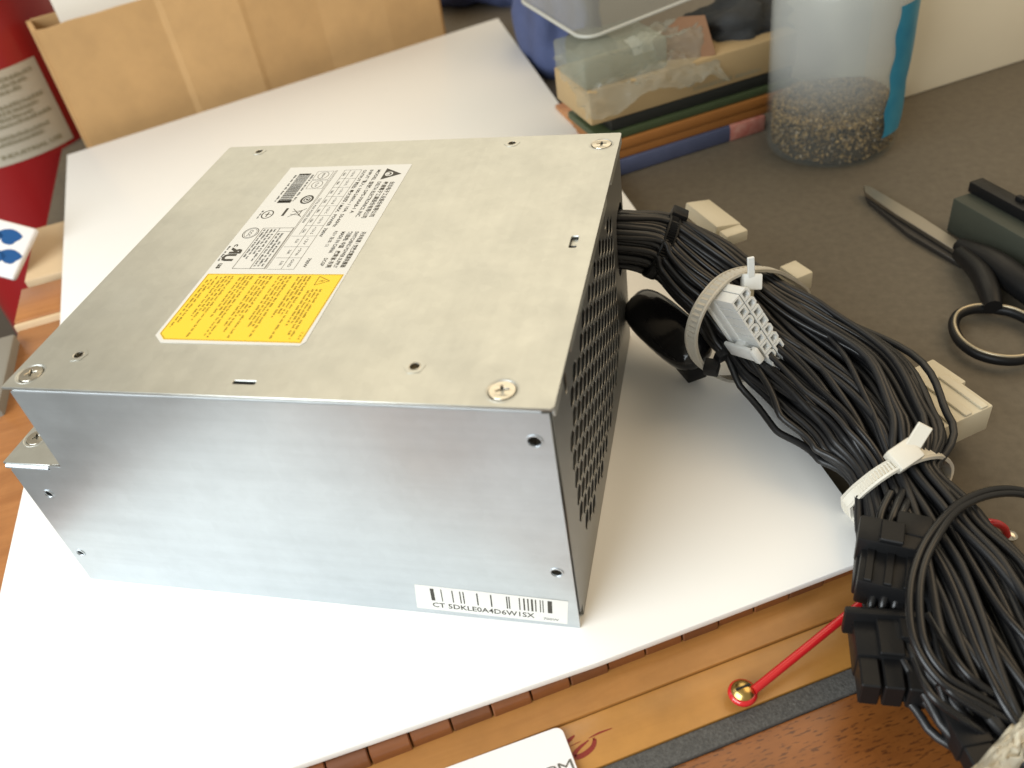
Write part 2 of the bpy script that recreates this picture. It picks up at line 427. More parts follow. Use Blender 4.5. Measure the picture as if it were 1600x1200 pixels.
# slats: rounded at the front
def slat_mesh(w):
    prof = []
    for i in range(6):
        a = R_(90 * i / 5); prof.append((3.6 - 0 + 0 * i, 0))
    pr = [(62.5, -8.35), (62.5, -3.2)] + [(86.8 - 3.2 + 3.2 * math.sin(R_(a)), -3.2 - 3.2 + 3.2 * math.cos(R_(a))) for a in (0, 22, 45, 67, 90)] + [(86.8, -8.35)]
    v = []; f = []; n = len(pr); e = .35
    rows = [(-w / 2, .3), (-w / 2 + e, 0), (w / 2 - e, 0), (w / 2, .3)]
    for u, d in rows:
        for (vv, z) in pr: v.append((u, -(vv - d), z - (d if z > -8 else 0)))
    for r in range(3):
        for k in range(n): f.append((r * n + k, r * n + (k + 1) % n, (r + 1) * n + (k + 1) % n, (r + 1) * n + k))
    f.append(tuple(range(n))); f.append(tuple(range(3 * n, 4 * n)))
    me = mesh_pd(v, f, 40)
    bm = bmesh.new(); bm.from_mesh(me); bmesh.ops.recalc_face_normals(bm, faces=bm.faces); bm.to_mesh(me); bm.free()
    return me
sm_ = slat_mesh(11.45)
for i in range(-11, 12):
    u = 91.5 + i * 11.9          # joint at u=85.6
    if u > 250: continue
    o = obj('slat', sm_ if i % 3 else sm_.copy(), M['wood_slat'] if i % 3 else M['wood_slat_dark'], case)
    o.location = (u * S, (random.uniform(-.35, .25) + .018 * (u - 86)) * S, random.uniform(-.12, .05) * S)
# handwriting on the panel
zk = -9.12
ink = Ink(lambda a, b: (a, b, zk))
def stroke(ink, pts, w):
    P = catmull([(p[0], p[1], 0) for p in pts], 26)
    for i in range(len(P) - 1):
        k = i / (len(P) - 1); ww = w * (.35 + .9 * math.sin(math.pi * min(1, k * 1.02)) ** .8)
        ink.line((P[i].x, P[i].y), (P[i + 1].x + .0, P[i + 1].y), ww)
RM = Matrix.Rotation(-WR, 3, 'Z')
def loc(px, py, z): return RM @ at(px, py, z)
def lp(X, Y): q = loc(720 + X / 6.667, 1080 + Y / 6.667, zk); return (q.x, q.y)
stroke(ink, [lp(1330, 510), lp(1235, 590), lp(1180, 660), lp(1200, 690), lp(1290, 655), lp(1375, 580), lp(1395, 500), lp(1375, 500)], 1.2)
stroke(ink, [lp(1330, 490), lp(1440, 435), lp(1575, 385)], .4)
stroke(ink, [lp(1050, 620), lp(1110, 530), lp(1185, 460)], .9)
stroke(ink, [lp(1115, 585), lp(1200, 545), lp(1250, 520)], .18)
ink.build('handwriting', M['red_ink'], case)
# brass screw and red bail handle
scw = at(1160, 1087, -7.5)
sl = RM @ scw
hs = obj('hinge_screw', lathe([(0.1, -1.5), (1.6, -1.5), (1.6, 0), (3.1, .1), (3.2, .6), (2.6, 1.5), (1.4, 2.1), (.1, 2.3)], 24, (sl.x, sl.y, -5.2)), M['brass'], case)
obj('screw_slot', box(sl.x, sl.y, -2.95, 4.2, .55, .45), M['dark'], hs)
def wl(me):
    me.transform(Matrix.Rotation(-WR, 4, 'Z')); return me
rodp = [at(1178, 1078, -4), at(1260, 1012, -2), at(1350, 940, 0), at(1450, 868, 1), at(1530, 822, 0), at(1552, 817, -1), at(1568, 824, -4), at(1573, 836, -8)]
handle = obj('handle', wl(tube(catmull(rodp, 60), 1.25, 12)), M['red_paint'], case, label='shiny red wire handle')
rp_ = [Vector((scw.x, scw.y, -6.2)) + Vector((2.9 * math.cos(a), 2.9 * math.sin(a), .2)) for a in [2 * math.pi * i / 24 for i in range(25)]]
obj('eyelet', wl(tube(rp_, 1.2, 10)), M['red_paint'], handle)
e1_ = at(1577, 838, -10)
obj('end_screw', wl(lathe([(.1, 0), (2.2, 0), (2.3, .8), (1.4, 1.6), (.1, 1.8)], 20, tuple(e1_))), M['nickel'], handle)

# printed card
cA = loc(874, 1141, -7.6)
card = empty('printed_card', tuple(at(874, 1141, -8.3)), WR, label='white rounded-corner card with dark lettering PM, lying on the wooden case', category='card')
cb = loc(740, 1190, -7.6); cc = loc(896, 1200, -7.6)
ang = math.atan2(cA.y - cb.y, cA.x - cb.x)
cm = Matrix.Rotation(ang, 4, 'Z')
obj('card_sheet', prism(rrect(-62, -40, 0.9, 0.9, 2.2), -.1, .45, .08, 1, cm), M['card_white'], card)
ci = Ink(lambda a, b: tuple((cm @ Vector((a, b, 0))).to_tuple()[:2]) + (.52,))
ci.text('11PM', -13.6, -12.3, 4.6, 12.6, rot=R_(1))
ci.build('lettering', M['ink_soft'], card)

# ------------------------------------------------------------------ power supply
W, D, H = 150.0, 139.8, 88.64
psu = empty('power_supply', (75, 70, 0), 0, label='silver metal computer power supply with white and yellow labels on top', category='power supply')
PO = Vector((75, 70, 0))
def part(name, me, m, parent=None, **kw):
    """mesh made in world mm, re-based to the power supply"""
    me.transform(Matrix.Translation(-PO * S)); return obj(name, me, M[m] if isinstance(m, str) else m, parent or psu, **kw)
TH = .9
screws = [(4.8, 4.9), (137.6, 4.8), (145.0, 131.6)]
nuts = [(14.1, 135.1), (113, 134.6), (14.6, 13.2), (113.4, 12.5)]
hol = [circ(x, y, 1.45, 16) for x, y in nuts]
hol += [rrect(66.6, 3.6, 73.2, 5.2, .3, 2), rrect(143.6, 66.6, 146.0, 73.2, .6, 3)]
hol += [circ(x, y, 3.75, 28) for x, y in screws]
top_out = [(-.6, -.9), (150.2, -.9)] + [(150.9, 0), (150.9, 139.2), (150.3, D)] + [(0, D), (-.6, D - .6)]
part('top_cover', plate(top_out, hol, TH, lambda a, b, c: (a, b, H - TH / 2 + c)), 'zinc_top')
part('inner_tab', box(145.2, 71.4, H - 1.5, 3.2, 4, .8, .2), 'zinc_top')
for x, y in nuts:
    o = part('clinch_nut', plate(circ(x, y, 2.9, 6, a0=.2), [circ(x, y, 1.3, 16)], .1, lambda a, b, c: (a, b, H + .07 + c)), 'zinc_top')
    part('nut_bore', lathe([(1.2, -3), (1.25, -.3), (1.3, .1), (1.55, .16), (1.75, .05), (1.45, -3.2)], 20, (x, y, H)), 'nickel', o)
# screws with a cross recess
cross = []
for k in range(4):
    a = k * math.pi / 2
    for (r, s_) in ((.42, -.42), (1.75, -.36), (1.75, .36)):
        cross.append((r * math.cos(a) - s_ * math.sin(a), r * math.sin(a) + s_ * math.cos(a)))
def screw(x, y, z, rot):
    ca, sa = math.cos(rot), math.sin(rot)
    cr_ = [(x + p[0] * ca - p[1] * sa, y + p[0] * sa + p[1] * ca) for p in cross]
    o = part('screw', plate(circ(x, y, 3.2, 28), [cr_], .7, lambda a, b, c: (a, b, z - .28 + c + .18 * (1 - ((a - x) ** 2 + (b - y) ** 2) / 10.2))), 'nickel')
    part('recess', lathe([(.1, -1.1), (1.9, -1.1), (1.9, -.75), (.1, -1.0)], 16, (x, y, z)), 'zinc_dark', o)
    part('countersink', lathe([(3.12, -.75), (3.3, -.5), (3.95, .03), (4.25, .06), (4.3, .01), (3.2, -1.0)], 28, (x, y, z)), 'zinc_top', o)
for (x, y), r in zip(screws, (.5, .3, .1)): screw(x, y, H, r)
# front sheet with its step, rolled into a bend at the top
fh = [circ(144.9, 76.9, 1.75, 20), circ(145, 25.9, 1.6, 20), circ(-11.5, 43.7, 1.35, 18), circ(-15.7, 14.4, 1.3, 18)]
zt = H - TH - 1.6
f_out = [(-19.2, .1), (149.4, .1), (149.4, zt), (.2, zt), (.2, 57.0), (-.4, 56.2), (-4.6, 56.2), (-4.6, 54.6), (-18.4, 54.6), (-19.2, 53.8)]
part('front_panel', plate(f_out, fh, TH, lambda a, b, c: (a, TH / 2 + c, b)), 'zinc')
for (hx, hz, hr) in ((144.9, 76.9, 1.75), (145, 25.9, 1.6), (-11.5, 43.7, 1.35), (-15.7, 14.4, 1.3)):
    rim = plate(circ(hx, hz, hr + .45, 20), [circ(hx, hz, hr, 20)], .3, lambda a, b, c: (a, .0 + c - .06, b))
    part('hole_rim', rim, 'zinc')
def bend(x0, x1, z, r=1.5, n=7):
    v, f = [], []
    for i in range(n + 1):
        a = R_(90 * i / n)
        for x in (x0, x1): v.append((x, r - r * math.cos(a), z + r * math.sin(a)))
    for x in (x0, x1): v.append((x, 3.0, z + r))
    m = n + 2
    for i in range(m - 1): f.append((2 * i, 2 * i + 1, 2 * i + 3, 2 * i + 2))
    me = mesh_pd(v, f, 60); return me
part('bent_edge', bend(1.2, 147.6, zt - .01), 'zinc')
part('ledge_top', plate([(-21.4, .9), (-5.0, .9), (-.2, 1.6), (-.2, 118), (-21.4, 118)], [circ(at(58, 683, 56.1).x, at(58, 683, 56.1).y, 3.4, 24)], .8, lambda a, b, c: (a, b, 55.7 + c)), 'zinc_top')
part('ledge_bend', bend(-20.6, -5.4, 54.5, 1.2), 'zinc')
lsx = at(58, 683, 56.1)
screw(lsx.x, lsx.y, 56.1, .7)
# left, back and bottom sheets
part('side_panel', box(.55, D / 2 + .5, (H + 54) / 2, .8, D - 2, H - 56.5), 'zinc')
part('ledge_side', box(-18.9, 60, 27.4, .8, 117, 54), 'zinc')
part('ledge_back', box(-9.2, 118.4, 27.4, 18.6, .8, 54), 'zinc')
part('back_panel', box(75, D - .7, 44, 149, .8, 87), 'zinc')
part('bottom_panel', box(65.3, D / 2, .55, 167, D - 2.2, .9), 'zinc')
# right sheet: honeycomb vent, cable opening
vh = []; pit = 7.0
for i in range(-10, 11):
    for j in range(-8, 9):
        cy = 66 + i * pit * .866; cz = 46 + (j + (i % 2) * .5) * pit
        e = abs((cy - 66) / 50) ** 3.2 + abs((cz - 45) / 34.5) ** 3.2
        if e < 1.0: vh.append(circ(cy, cz, 3.45, 6))
vh = [[(p[0], p[1]) for p in h] for h in vh if not any(p[0] > 117 for p in h)]
vh += [rrect(119.5, 40, 137, 66, 6, 5), rrect(16.2, 76.8, 19.2, 83.5, 1.4, 4), rrect(95, 76.5, 98, 83, 1.4, 4), rrect(120.6, 31, 122.2, 34.5, .6, 3)]
r_out = [(1.4, 6), (4.5, 6), (4.5, .4), (D - .6, .4), (D - .6, H - 1.2), (1.4, H - 1.2)]
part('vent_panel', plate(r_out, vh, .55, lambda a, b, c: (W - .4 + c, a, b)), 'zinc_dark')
part('corner_gap_shade', box(148.2, 1.0, 40, .6, 1.2, 76), 'dark')  # black strip put in for the shade between front and right sheets
for y in (17.7, 96.5): part('clip_tab', box(148.3, y, 80, .8, 5, 9, .3), 'zinc_top')
for y0, y1 in ((.4, 11), (24, 97), (109, 139)):
    part('cover_flange', box(150.55, (y0 + y1) / 2, H - 2.2, .7, y1 - y0, 2.7, .2), 'zinc_top')
# ---- inside: an added black board behind the vent stands in for interior shade
part('interior_shade_board', box(122, 66, 44, 4, 120, 78, 1), 'dark')

# ---- product label on top
zl = H + .06
lab = part('product_label', plate([(33.4, 121), (80, 121), (80.2, 21), (79, 19.5), (37.0, 19.5), (33.6, 22.6)], [], .08, lambda a, b, c: (a, b, zl + c)), 'label_white')
X0, Y0 = 33.0, 121.0
def lm(z): return lambda s, t: (X0 + t - PO.x, Y0 - s - PO.y, z)
yi = Ink(lm(zl + .075)); yi.poly([(68.0, 1.9), (100.2, 3.6), (100.4, 46.2), (68.2, 46.4)][::1]) if False else yi.poly([(68.2, 46.5), (68.0, 1.6), (97.6, 1.6), (100.2, 4.2), (100.5, 46.0)])
warn = yi.build('warning_panel', M['label_yellow'], lab)
ki = Ink(lm(zl + .105))
def closed(ink, pts, w):
    for a, b in zip(pts, pts[1:] + pts[:1]): ink.line(a, b, w)
closed(ki, [(68.5, 46.2), (68.3, 1.9), (97.5, 1.9), (99.9, 4.4), (100.2, 45.7)], .16)
closed(ki, [(69.3, 39.2), (73.8, 39.2), (71.6, 43.2)], .26)
ki.line((71.3, 41.8), (71.9, 40.8), .25); ki.line((71.9, 40.8), (71.4, 40.9), .25); ki.line((71.4, 40.9), (71.9, 39.9), .25)
rnd = random.Random(3)
for k, (s0, t0) in enumerate([(75.8, 42.8), (69.2, 36.9), (69.2, 30.5), (69.2, 24.2), (69.2, 17.9), (69.2, 11.5), (71.0, 6.3)]):
    nl = 4 if k < 6 else 3
    for j in range(nl):
        s_in = s0 + (0 if j < nl - 1 else rnd.uniform(0, 1)); e = min(98.9, s0 + (30.3 - (s0 - 69.2)) * (1 if j == 0 else rnd.uniform(.55, .97)))
        if j == 0 and k == 6: s_in, e = 69.4, 76
        ki.micro(s_in, e, t0 - j * 1.2 - 1.0 - .04 * 0, .72, rnd)
ki.text('V-A-4', 95.6, 44.2, 1.3, 3.4)
ki.build('warning_print', M['ink_yellow'], warn)
pi = Ink(lm(zl + .075))
# maker's triangle emblem
tri = [(2.8, 38.6), (10.9, 38.6), (7.0, 45.2)]
pi.poly(tri)
pi.text('台达电子工业股份有限公司', 12.4, 43.1, 1.9, 23, .035)
pi.text('泰達電子工業股份有限公司', 12.3, 40.7, 1.9, 24, .035)
pi.text('DELTA ELECTRONICS, INC.', 12.2, 38.3, 1.9, 23.4, .035)
pi.text('开关电源 / 交换式電源供應器', 44.6, 43.9, 1.8, 20, .035)
pi.text('SWITCHING POWER SUPPLY', 44.5, 41.6, 1.8, 20.3, .035)
pi.text('制造地: 中国   廣東省-东莞', 44.4, 39.3, 1.8, 20.3, .035)
pi.text('MADE IN CHINA', 44.4, 37.0, 1.8, 12.3, .035)
pi.text('DCGP', 59.5, 36.9, 1.7, 4.2, .035)
pi.text('MODEL 型號: DPS-700AB-1 A', 3.5, 35.4, 1.75, 29.5, .035)
pi.text('REV 版本: S1', 44.0, 34.4, 1.6, 9)
pi.text('INPUT 输入: 100-240V~ / 10A  50-60Hz', 3.4, 32.6, 1.7, 38, .035)
pi.text('OUTPUT 輸出: 最大功率 / MAX.  POWER  700W', 3.4, 30.1, 1.65, 44, .035)
pi.text('700W', 59.5, 31.6, 1.6, 5, .035)
# output table
g = Ink(lm(zl + .075)); lw = .13
rows = [3.2 + i * (65.6 - 3.2) / 10 for i in range(11)]
for t in (29.2, 25.0, 20.0): g.line((3.2, t), (65.6, t), lw)
for s_ in rows: g.line((s_, 29.2 if s_ else 29.2), (s_, 20.6 if s_ > 46 else 22.8), lw)
g.line((3.2, 22.8), (46, 22.8), lw); g.line((3.2, 19.5), (65.6, 19.5), lw)
vals = ['+12V-P1', '+12V-P2', '+12V-A', '+12V-B', '+12V-C', '+12V-D', '+12V-S', '-12V', '+5Vsb', 'GND']
amps = ['18A', '18A', '18A', '18A', '18A', '18A', '10A', '0.5A', '3.0A', '5.0A']
for i in range(10):
    pi.text(vals[i], rows[i] + .7, 26.4, 1.3, 4.2); pi.text(amps[i], rows[i] + 1.7, 23.2, 1.3, 2.3, .01)
pi.text('TOTAL MAX POWER 700W', 22.8, 20.6, 1.4, 16)
g.frame(41.8, 8.4, 65.2, 19.2, .2); g.line((41.8, 14.4), (65.2, 14.4), .2); g.line((44, 14.4), (44, 19.2), .15)
for k in range(3): pi.micro(45 if k < 2 else 50, 64, 15.0 + k * 1.3, .8, rnd)
for k in range(4): pi.micro(42.6, 57 + rnd.uniform(-2, 6), 9.0 + k * 1.25, .75, rnd)
# barcode
s_ = 5.4
while s_ < 25.2:
    w = rnd.choice((.14, .2, .3)); pi.rect(s_, 6.0, s_ + w, 10.6); s_ += w + rnd.choice((.12, .18, .28))
pi.rect(5.0, 6.0, 6.0, 10.6); pi.rect(23.8, 6.0, 25.6, 11.0)
pi.micro(6, 24.5, 4.6, .8, rnd); pi.micro(6, 24.5, 11.3, .8, rnd)
g.frame(3.6, 12.7, 9.6, 18.8, .13); g.frame(10.2, 12.9, 16.2, 19.0, .13)
g.ring((6.6, 15.8), 2.6, 2.0, .2); g.ring((13.2, 16), 2.6, 2.0, .2); pi.text('BSMI', 4.9, 15.3, 1.2, 3.3); pi.text('TUV', 11.6, 15.4, 1.3, 3.2)
pi.ring((23.6, 16.4), 2.9, 2.3, .75, 26); pi.ring((23.6, 16.4), 1.5, 1.2, .35, 20); pi.rect(23.1, 16.0, 24.1, 16.9)
# crossed-out bin
g.line((29.6, 14.0), (35.0, 18.8), .25); g.line((35.0, 14.0), (29.6, 18.8), .25); g.line((30.6, 17.6), (34.2, 17.6), .3); g.line((31, 17.6), (31.6, 14.3), .25); g.line((33.8, 17.6), (33.2, 14.3), .25)
pi.rect(29.2, 11.3, 34.2, 12.2)
pi.ring((33.1, 5.9), 2.7, 2.1, .4, 24); g.line((31.6, 5.9), (34.6, 5.9), .45); g.line((33, 5), (33, 7.2), .35); pi.micro(30.6, 35.6, 2.9, .7, rnd)
pi.ring((44.7, 5.1), 3.3, 2.7, .25, 28); pi.ring((44.7, 5.1), 2.7, 2.1, .13, 28); pi.text('CCC', 42.8, 4.4, 1.7, 3.8, .02)
pi.text('c', 51.4, 3.0, 2.4, 1.4, .08); pi.text('R', 57.0, 3.2, 5.4, -3.6, .28); pi.text('U', 57.0, 2.2, 5.6, 4.0, .28); pi.text('us', 62.3, 2.6, 2.6, 2.8, .08)
pi.micro(52.5, 61, 1.2, .7, rnd)
emb = Ink(lm(zl + .1)); emb.ring((6.9, 40.6), 1.55, 1.45, .5, 18); emb.poly([(6.9 + .7 * math.cos(a), 40.3 + .6 * math.sin(a)) for a in [i * .6 for i in range(10)]])
pi.build('print', M['ink'], lab); g.build('ruled_lines', M['ink_soft'], lab); emb.build('emblem', M['label_white'], lab)

# ---- bar code label on the front
bl0 = Vector((99.1, 0, 2.0)); ex = Vector((46.9, 0, -1.0)).normalized(); ez = Vector((1.0, 0, 12.2)).normalized()
def fm(y): return lambda a, b: tuple(bl0 + ex * a + ez * b - PO + Vector((0, y, 0)))
bar = part('barcode_label', plate([(0, .3), (46.6, .5), (47.0, 12.1), (.7, 12.4)], [], .08, lambda a, b, c: tuple(bl0 + ex * a + ez * b + Vector((0, -.06 + c, 0)))), 'label_white')
bi = Ink(fm(-.14))
for X, w in [(5.3, 1.0), (8.6, .25), (12, .3), (14.4, .3), (15.4, .3), (19.6, .35), (23.8, .35), (28.6, .32), (29.3, .3), (32.4, .28), (33.7, .4), (34.9, .35), (36.0, .5), (37.2, .3), (38.6, .25), (39.4, .25), (40.9, 1.15)]:
    bi.rect(X, 5.2, X + w * 1.15, 11.2)
bi.text('CT 5DKLE0A4D6W1SX', 5.2, 1.9, 3.3, 31.5, .03)
bi.text('700W', 39.4, 1.6, 1.6, 4.6)
bi.build('print', M['ink'], bar)

# ------------------------------------------------------------------ cable bundle
harness = empty('cable_bundle', (220, 90, 0), 0, label='thick bundle of black wires with cable ties and plugs leaving the power supply', category='cables')
HO = Vector((220, 90, 0))
def hpart(name, me, m, parent=None, **kw):
    me.transform(Matrix.Translation(-HO * S)); return obj(name, me, M[m] if isinstance(m, str) else m, parent or harness, **kw)
ctrl = [(Vector((136, 129, 53)), 8.5, 10.5, .0), (Vector((152, 129, 52.5)), 9.5, 11, .0), (at(1040, 388, 47), 13, 12, .15), (at(1108, 438, 38), 16.5, 13.5, .3),
        (at(1164, 492, 27), 19.5, 16, .2), (at(1236, 546, 20), 25, 16, .6), (at(1318, 608, 17), 28, 15.5, .85), (at(1374, 684, 14.5), 22.5, 13, .5),
        (at(1398, 748, 12), 13.4, 9.8, .0), (at(1440, 835, 8.5), 19.5, 12.5, .35), (at(1488, 925, 7), 25.5, 14, .7), (at(1530, 1015, 6), 26, 14, .8),
        (at(1572, 1095, 4), 22, 12.5, .6), (at(1612, 1170, 0), 14, 9, .3), (at(1650, 1250, -2), 10, 7, .2)]
NS = 90
cl = catmull([c[0] for c in ctrl], NS)
A_ = [c[1] for c in ctrl]; B_ = [c[2] for c in ctrl]; Lo = [c[3] for c in ctrl]
fr = []
for i in range(NS):
    t = (cl[min(i + 1, NS - 1)] - cl[max(i - 1, 0)]).normalized()
    l = t.cross(Vector((0, 0, 1))).normalized(); fr.append((t, l, l.cross(t)))
def ground(p):
    v = p.x * .5 - p.y * .866
    return .1 if v < 86 and p.x < 238 else (-8.3 if v < 112 else -10.5)
NW = 128
wr = random.Random(11)
for w in range(NW):
    rho = math.sqrt((w + .5) / NW); th = w * 2.399963
    rho = .93 * rho
    ph = [wr.uniform(0, 6.28) for _ in range(6)]; k1 = wr.uniform(.5, 1.1); k2 = wr.uniform(1.2, 2.4)
    ampt = wr.uniform(.06, .28); ampr = wr.uniform(.02, .12); bulge = wr.uniform(-.1, .08) if rho > .7 else 0
    P = []
    for i in range(NS):
        x = i / (NS - 1) * (len(ctrl) - 1); s = i / (NS - 1)
        a, b, lo = lerp_tab(A_, x), lerp_tab(B_, x), lerp_tab(Lo, x)
        tt = th + (.3 * math.sin(2 * math.pi * k1 * s + ph[0])) + ampt * lo * math.sin(2 * math.pi * k2 * s + ph[1])
        rr = rho * (1 + ampr * lo * math.sin(2 * math.pi * k2 * s + ph[2])) + bulge * lo
        t, l, n = fr[i]
        p = cl[i] + l * (a * rr * math.cos(tt)) + n * (b * rr * math.sin(tt))
        p += Vector((math.sin(19 * s + ph[3]), math.sin(23 * s + ph[4]), .6 * math.sin(21 * s + ph[5]))) * (.15 + .35 * lo)
        g_ = ground(p) + 1.15
        if p.z < g_: p.z = g_ + .3 * (w % 5) * .5
        P.append(p)
    hpart('wire', tube(P, 1.25 if w % 9 else 1.0, 8), ('wire', 'wire_soft', 'wire_soft', 'wire_grey')[wr.randrange(4)])
# two loose thin wires looping across the bundle
for d in (0, 1):
    Q = [at(1700, 830 + 6 * d, 6), at(1620, 775 + 5 * d, 10), at(1560, 764 + 8 * d, 16), at(1500, 785 + 9 * d, 22), at(1453 + 11 * d, 835 + 5 * d, 25), at(1428 + 14 * d, 890, 25), at(1421 + 16 * d, 950, 24),
         at(1432 + 15 * d, 1010, 22), at(1470 + 10 * d, 1065 - 8 * d, 19), at(1530, 1100 - 12 * d, 15), at(1600, 1140 - 12 * d, 8)]
    hpart('loose_wire', tube(catmull(Q, 70), 1.05, 9), 'wire')
# slack wires between tie and lower plugs
for k, (a, b, c, d) in enumerate([((1450, 960), (1500, 1040), (1545, 1080), (1600, 1110)), ((1440, 1000), (1475, 1070), (1530, 1110), (1590, 1150)), ((1430, 1030), (1455, 1085), (1500, 1120), (1560, 1160))]):
    hpart('loose_wire', tube(catmull([at(*a, 17), at(*b, 18), at(*c, 14), at(*d, 6)], 40), 1.1, 8), 'wire')

def band(pts, width, th, ribs=True):
    """closed strap through pts"""
    n = 150
    P = catmull(list(pts) + [pts[0]], n)[:-1]; n = len(P)
    cen = sum(P, Vector()) / n
    # plane normal
    nn = Vector()
    for i in range(n): nn += (P[i] - cen).cross(P[(i + 1) % n] - cen)
    nn.normalize()
    v, f = [], []
    for i in range(n):
        t = (P[(i + 1) % n] - P[i - 1]).normalized()
        out = t.cross(nn).normalized(); ax = out.cross(t).normalized()
        r = th * (.5 if ribs and i % 2 else 1.0)
        for (u, h) in ((-.5, 0), (.5, 0), (.5, th * .85), (.34, th), (.3, r), (-.3, r), (-.34, th), (-.5, th * .85)):
            v.append(P[i] + ax * u * width + out * h)
    for i in range(n):
        j = (i + 1) % n
        for k in range(8): f.append((i * 8 + k, i * 8 + (k + 1) % 8, j * 8 + (k + 1) % 8, j * 8 + k))
    me = mesh_pd(v, f, 25)
    bm = bmesh.new(); bm.from_mesh(me); bmesh.ops.recalc_face_normals(bm, faces=bm.faces); bm.to_mesh(me); bm.free()
    return me

def frame3(x, zhint, o):
    x = Vector(x).normalized(); z = Vector(zhint); z = (z - x * z.dot(x)).normalized(); y = z.cross(x)
    m = Matrix((x, y, z)).transposed().to_4x4(); m.translation = Vector(o) * S
    return m

tie1 = [at(1232, 436, 32), at(1205, 424, 42), at(1165, 424, 50), at(1128, 440, 53), at(1097, 478, 51), at(1082, 520, 43), at(1086, 552, 31), at(1103, 574, 20), at(1135, 590, 9), at(1180, 580, 3.5), at(1225, 540, 3), at(1255, 490, 7), at(1255, 455, 20)]
hpart('cable_tie', band(tie1, 4.6, 1.2), 'tie_natural', label='translucent beige cable tie looped over the white plug')
tail1 = frame3(at(1175, 408, 56) - at(1174, 442, 50), -AZ, at(1174, 440, 50))
t1 = hpart('tie_head', box(0, 0, 0, 5.4, 6.2, 5.2, .6, 2, tail1), 'nylon_white')
tm = frame3(at(1173, 406, 58) - at(1174, 440, 50), -AZ, at(1173.5, 420, 55.5))
hpart('tail', box(0, 0, 0, 8.5, 2.3, 1.1, .2, 1, tm), 'nylon_white', t1)
hpart('strap', box(0, 0, 0, 9, 2.6, 1.1, .2, 1, frame3(at(1172, 462, 44) - at(1174, 440, 50), -AZ, at(1172, 452, 46))), 'nylon_cream', t1)
tie2 = [at(1325, 784, 7), at(1345, 765, 15), at(1375, 742, 21.5), at(1405, 725, 24), at(1440, 712, 21.5), at(1466, 712, 14), at(1478, 730, 6), at(1460, 770, .8), at(1420, 800, -.5), at(1360, 815, .5), at(1330, 802, 2)]
hpart('cable_tie', band(tie2, 4.6, 1.3), 'tie_cream', label='cream cable tie around the middle of the bundle')
hm = frame3(at(1432, 690, 27) - at(1395, 715, 25), Vector((.1, -.5, 1)), at(1412, 712, 25.5))
hpart('tie_head', box(0, 0, 0, 8.4, 7.0, 5.6, .7, 2, hm), 'tie_cream')
tm2 = frame3(at(1445, 668, 33) - at(1425, 700, 28), Vector((.2, -.7, .7)), at(1433, 686, 30))
hpart('tail', box(0, 0, 0, 9.5, 4.4, 1.2, .25, 1, tm2), 'tie_cream')
# black tie near the outlet
i0 = 12
st = []
for k in range(16):
    a = 2 * math.pi * k / 16; t, l, n = fr[i0]
    st.append(cl[i0] + l * 11.4 * math.cos(a) + n * 11.2 * math.sin(a))
hpart('cable_tie', band(st, 4.2, 1.2), 'black_plastic', label='black cable tie near the outlet')
hpart('tie_head', box(0, 0, 0, 6, 5.5, 5, .5, 2, frame3(fr[i0][0], (0, 0, 1), at(1060, 338, 57))), 'black_plastic')
# small black tie left below the white plug
hpart('tie_head', box(0, 0, 0, 5, 5, 4.4, .5, 2, frame3(at(1140, 580, 22) - at(1110, 575, 22), (0, -.4, 1), at(1112, 574, 24))), 'black_plastic')
hpart('tie_head', box(0, 0, 0, 4, 3, 4, .5, 2, frame3(at(1140, 560, 22) - at(1110, 575, 22), (0, -.4, 1), at(1126, 557, 27))), 'black_plastic')

# ---- white main plug: 2 x 12 square cells
pu = at(1199, 528, 36)
dview = (at(1190, 525, 0) - CAM / S).normalized()
nrm = (-dview * math.cos(R_(40)) + (AX * .96 + AY * .26) * math.sin(R_(40))).normalized()
uu = AX * .67 + AY * .74; uu = (uu - AZ * (uu.dot(nrm) / AZ.dot(nrm))).normalized()
vv = nrm.cross(uu)
pm = Matrix((uu, vv, nrm)).transposed().to_4x4(); pm.translation = pu * S
plug = empty('connector', (0, 0, 0)); plug.parent = harness; plug['label'] = 'white two-row plug with rows of open cells'
plug.matrix_parent_inverse = Matrix.Identity(4)
pml = Matrix.Translation(-HO * S) @ pm
plug.location = pml.translation; plug.rotation_mode = 'QUATERNION'; plug.rotation_quaternion = pm.to_3x3().to_quaternion()
PIT = 4.2
bm = bmesh.new()
def cellmesh(chamf):
    o_, i_ = 1.86, 1.15
    outer = [(-o_, -o_), (o_, -o_), (o_, o_ - chamf), (o_ - chamf, o_), (-o_ + chamf, o_), (-o_, o_ - chamf)] if chamf else [(-o_, -o_), (o_, -o_), (o_, 0.4), (o_, o_), (-o_, o_), (-o_, .4)]
    inner = [(p[0] * i_ / o_, p[1] * i_ / o_) for p in outer]; n = 6
    v = [(*p, -9) for p in outer] + [(*p, 0) for p in outer] + [(*p, 0) for p in inner] + [(*p, -5) for p in inner]
    f = []
    for k in range(3):
        for j in range(n): f.append((k * n + j, k * n + (j + 1) % n, (k + 1) * n + (j + 1) % n, (k + 1) * n + j))
    f.append(tuple(range(3 * n, 4 * n)))
    return mesh_pd(v, f)
cms = [cellmesh(0), cellmesh(.9)]
dk = box(0, 0, -3.2, 1.9, 1.9, .3)
for r in range(2):
    for c in range(10):
        o = obj('cell', cms[(r + c // 2) % 2], M['nylon_white'], plug)
        o.location = ((c - 4.5) * PIT * S, (r - .5) * PIT * S, -(.0 if r == 0 else 0) * S)
        d = obj('contact', dk, M['ink_soft'], o)
obj('housing', box(0, 0, -11.2, 10 * PIT, 2 * PIT + .4, 5, .6), M['nylon_white'], plug)
obj('collar', box(0, 0, -14.2, 10 * PIT + .4, 2 * PIT + 1.6, 2, .5), M['nylon_white'], plug)
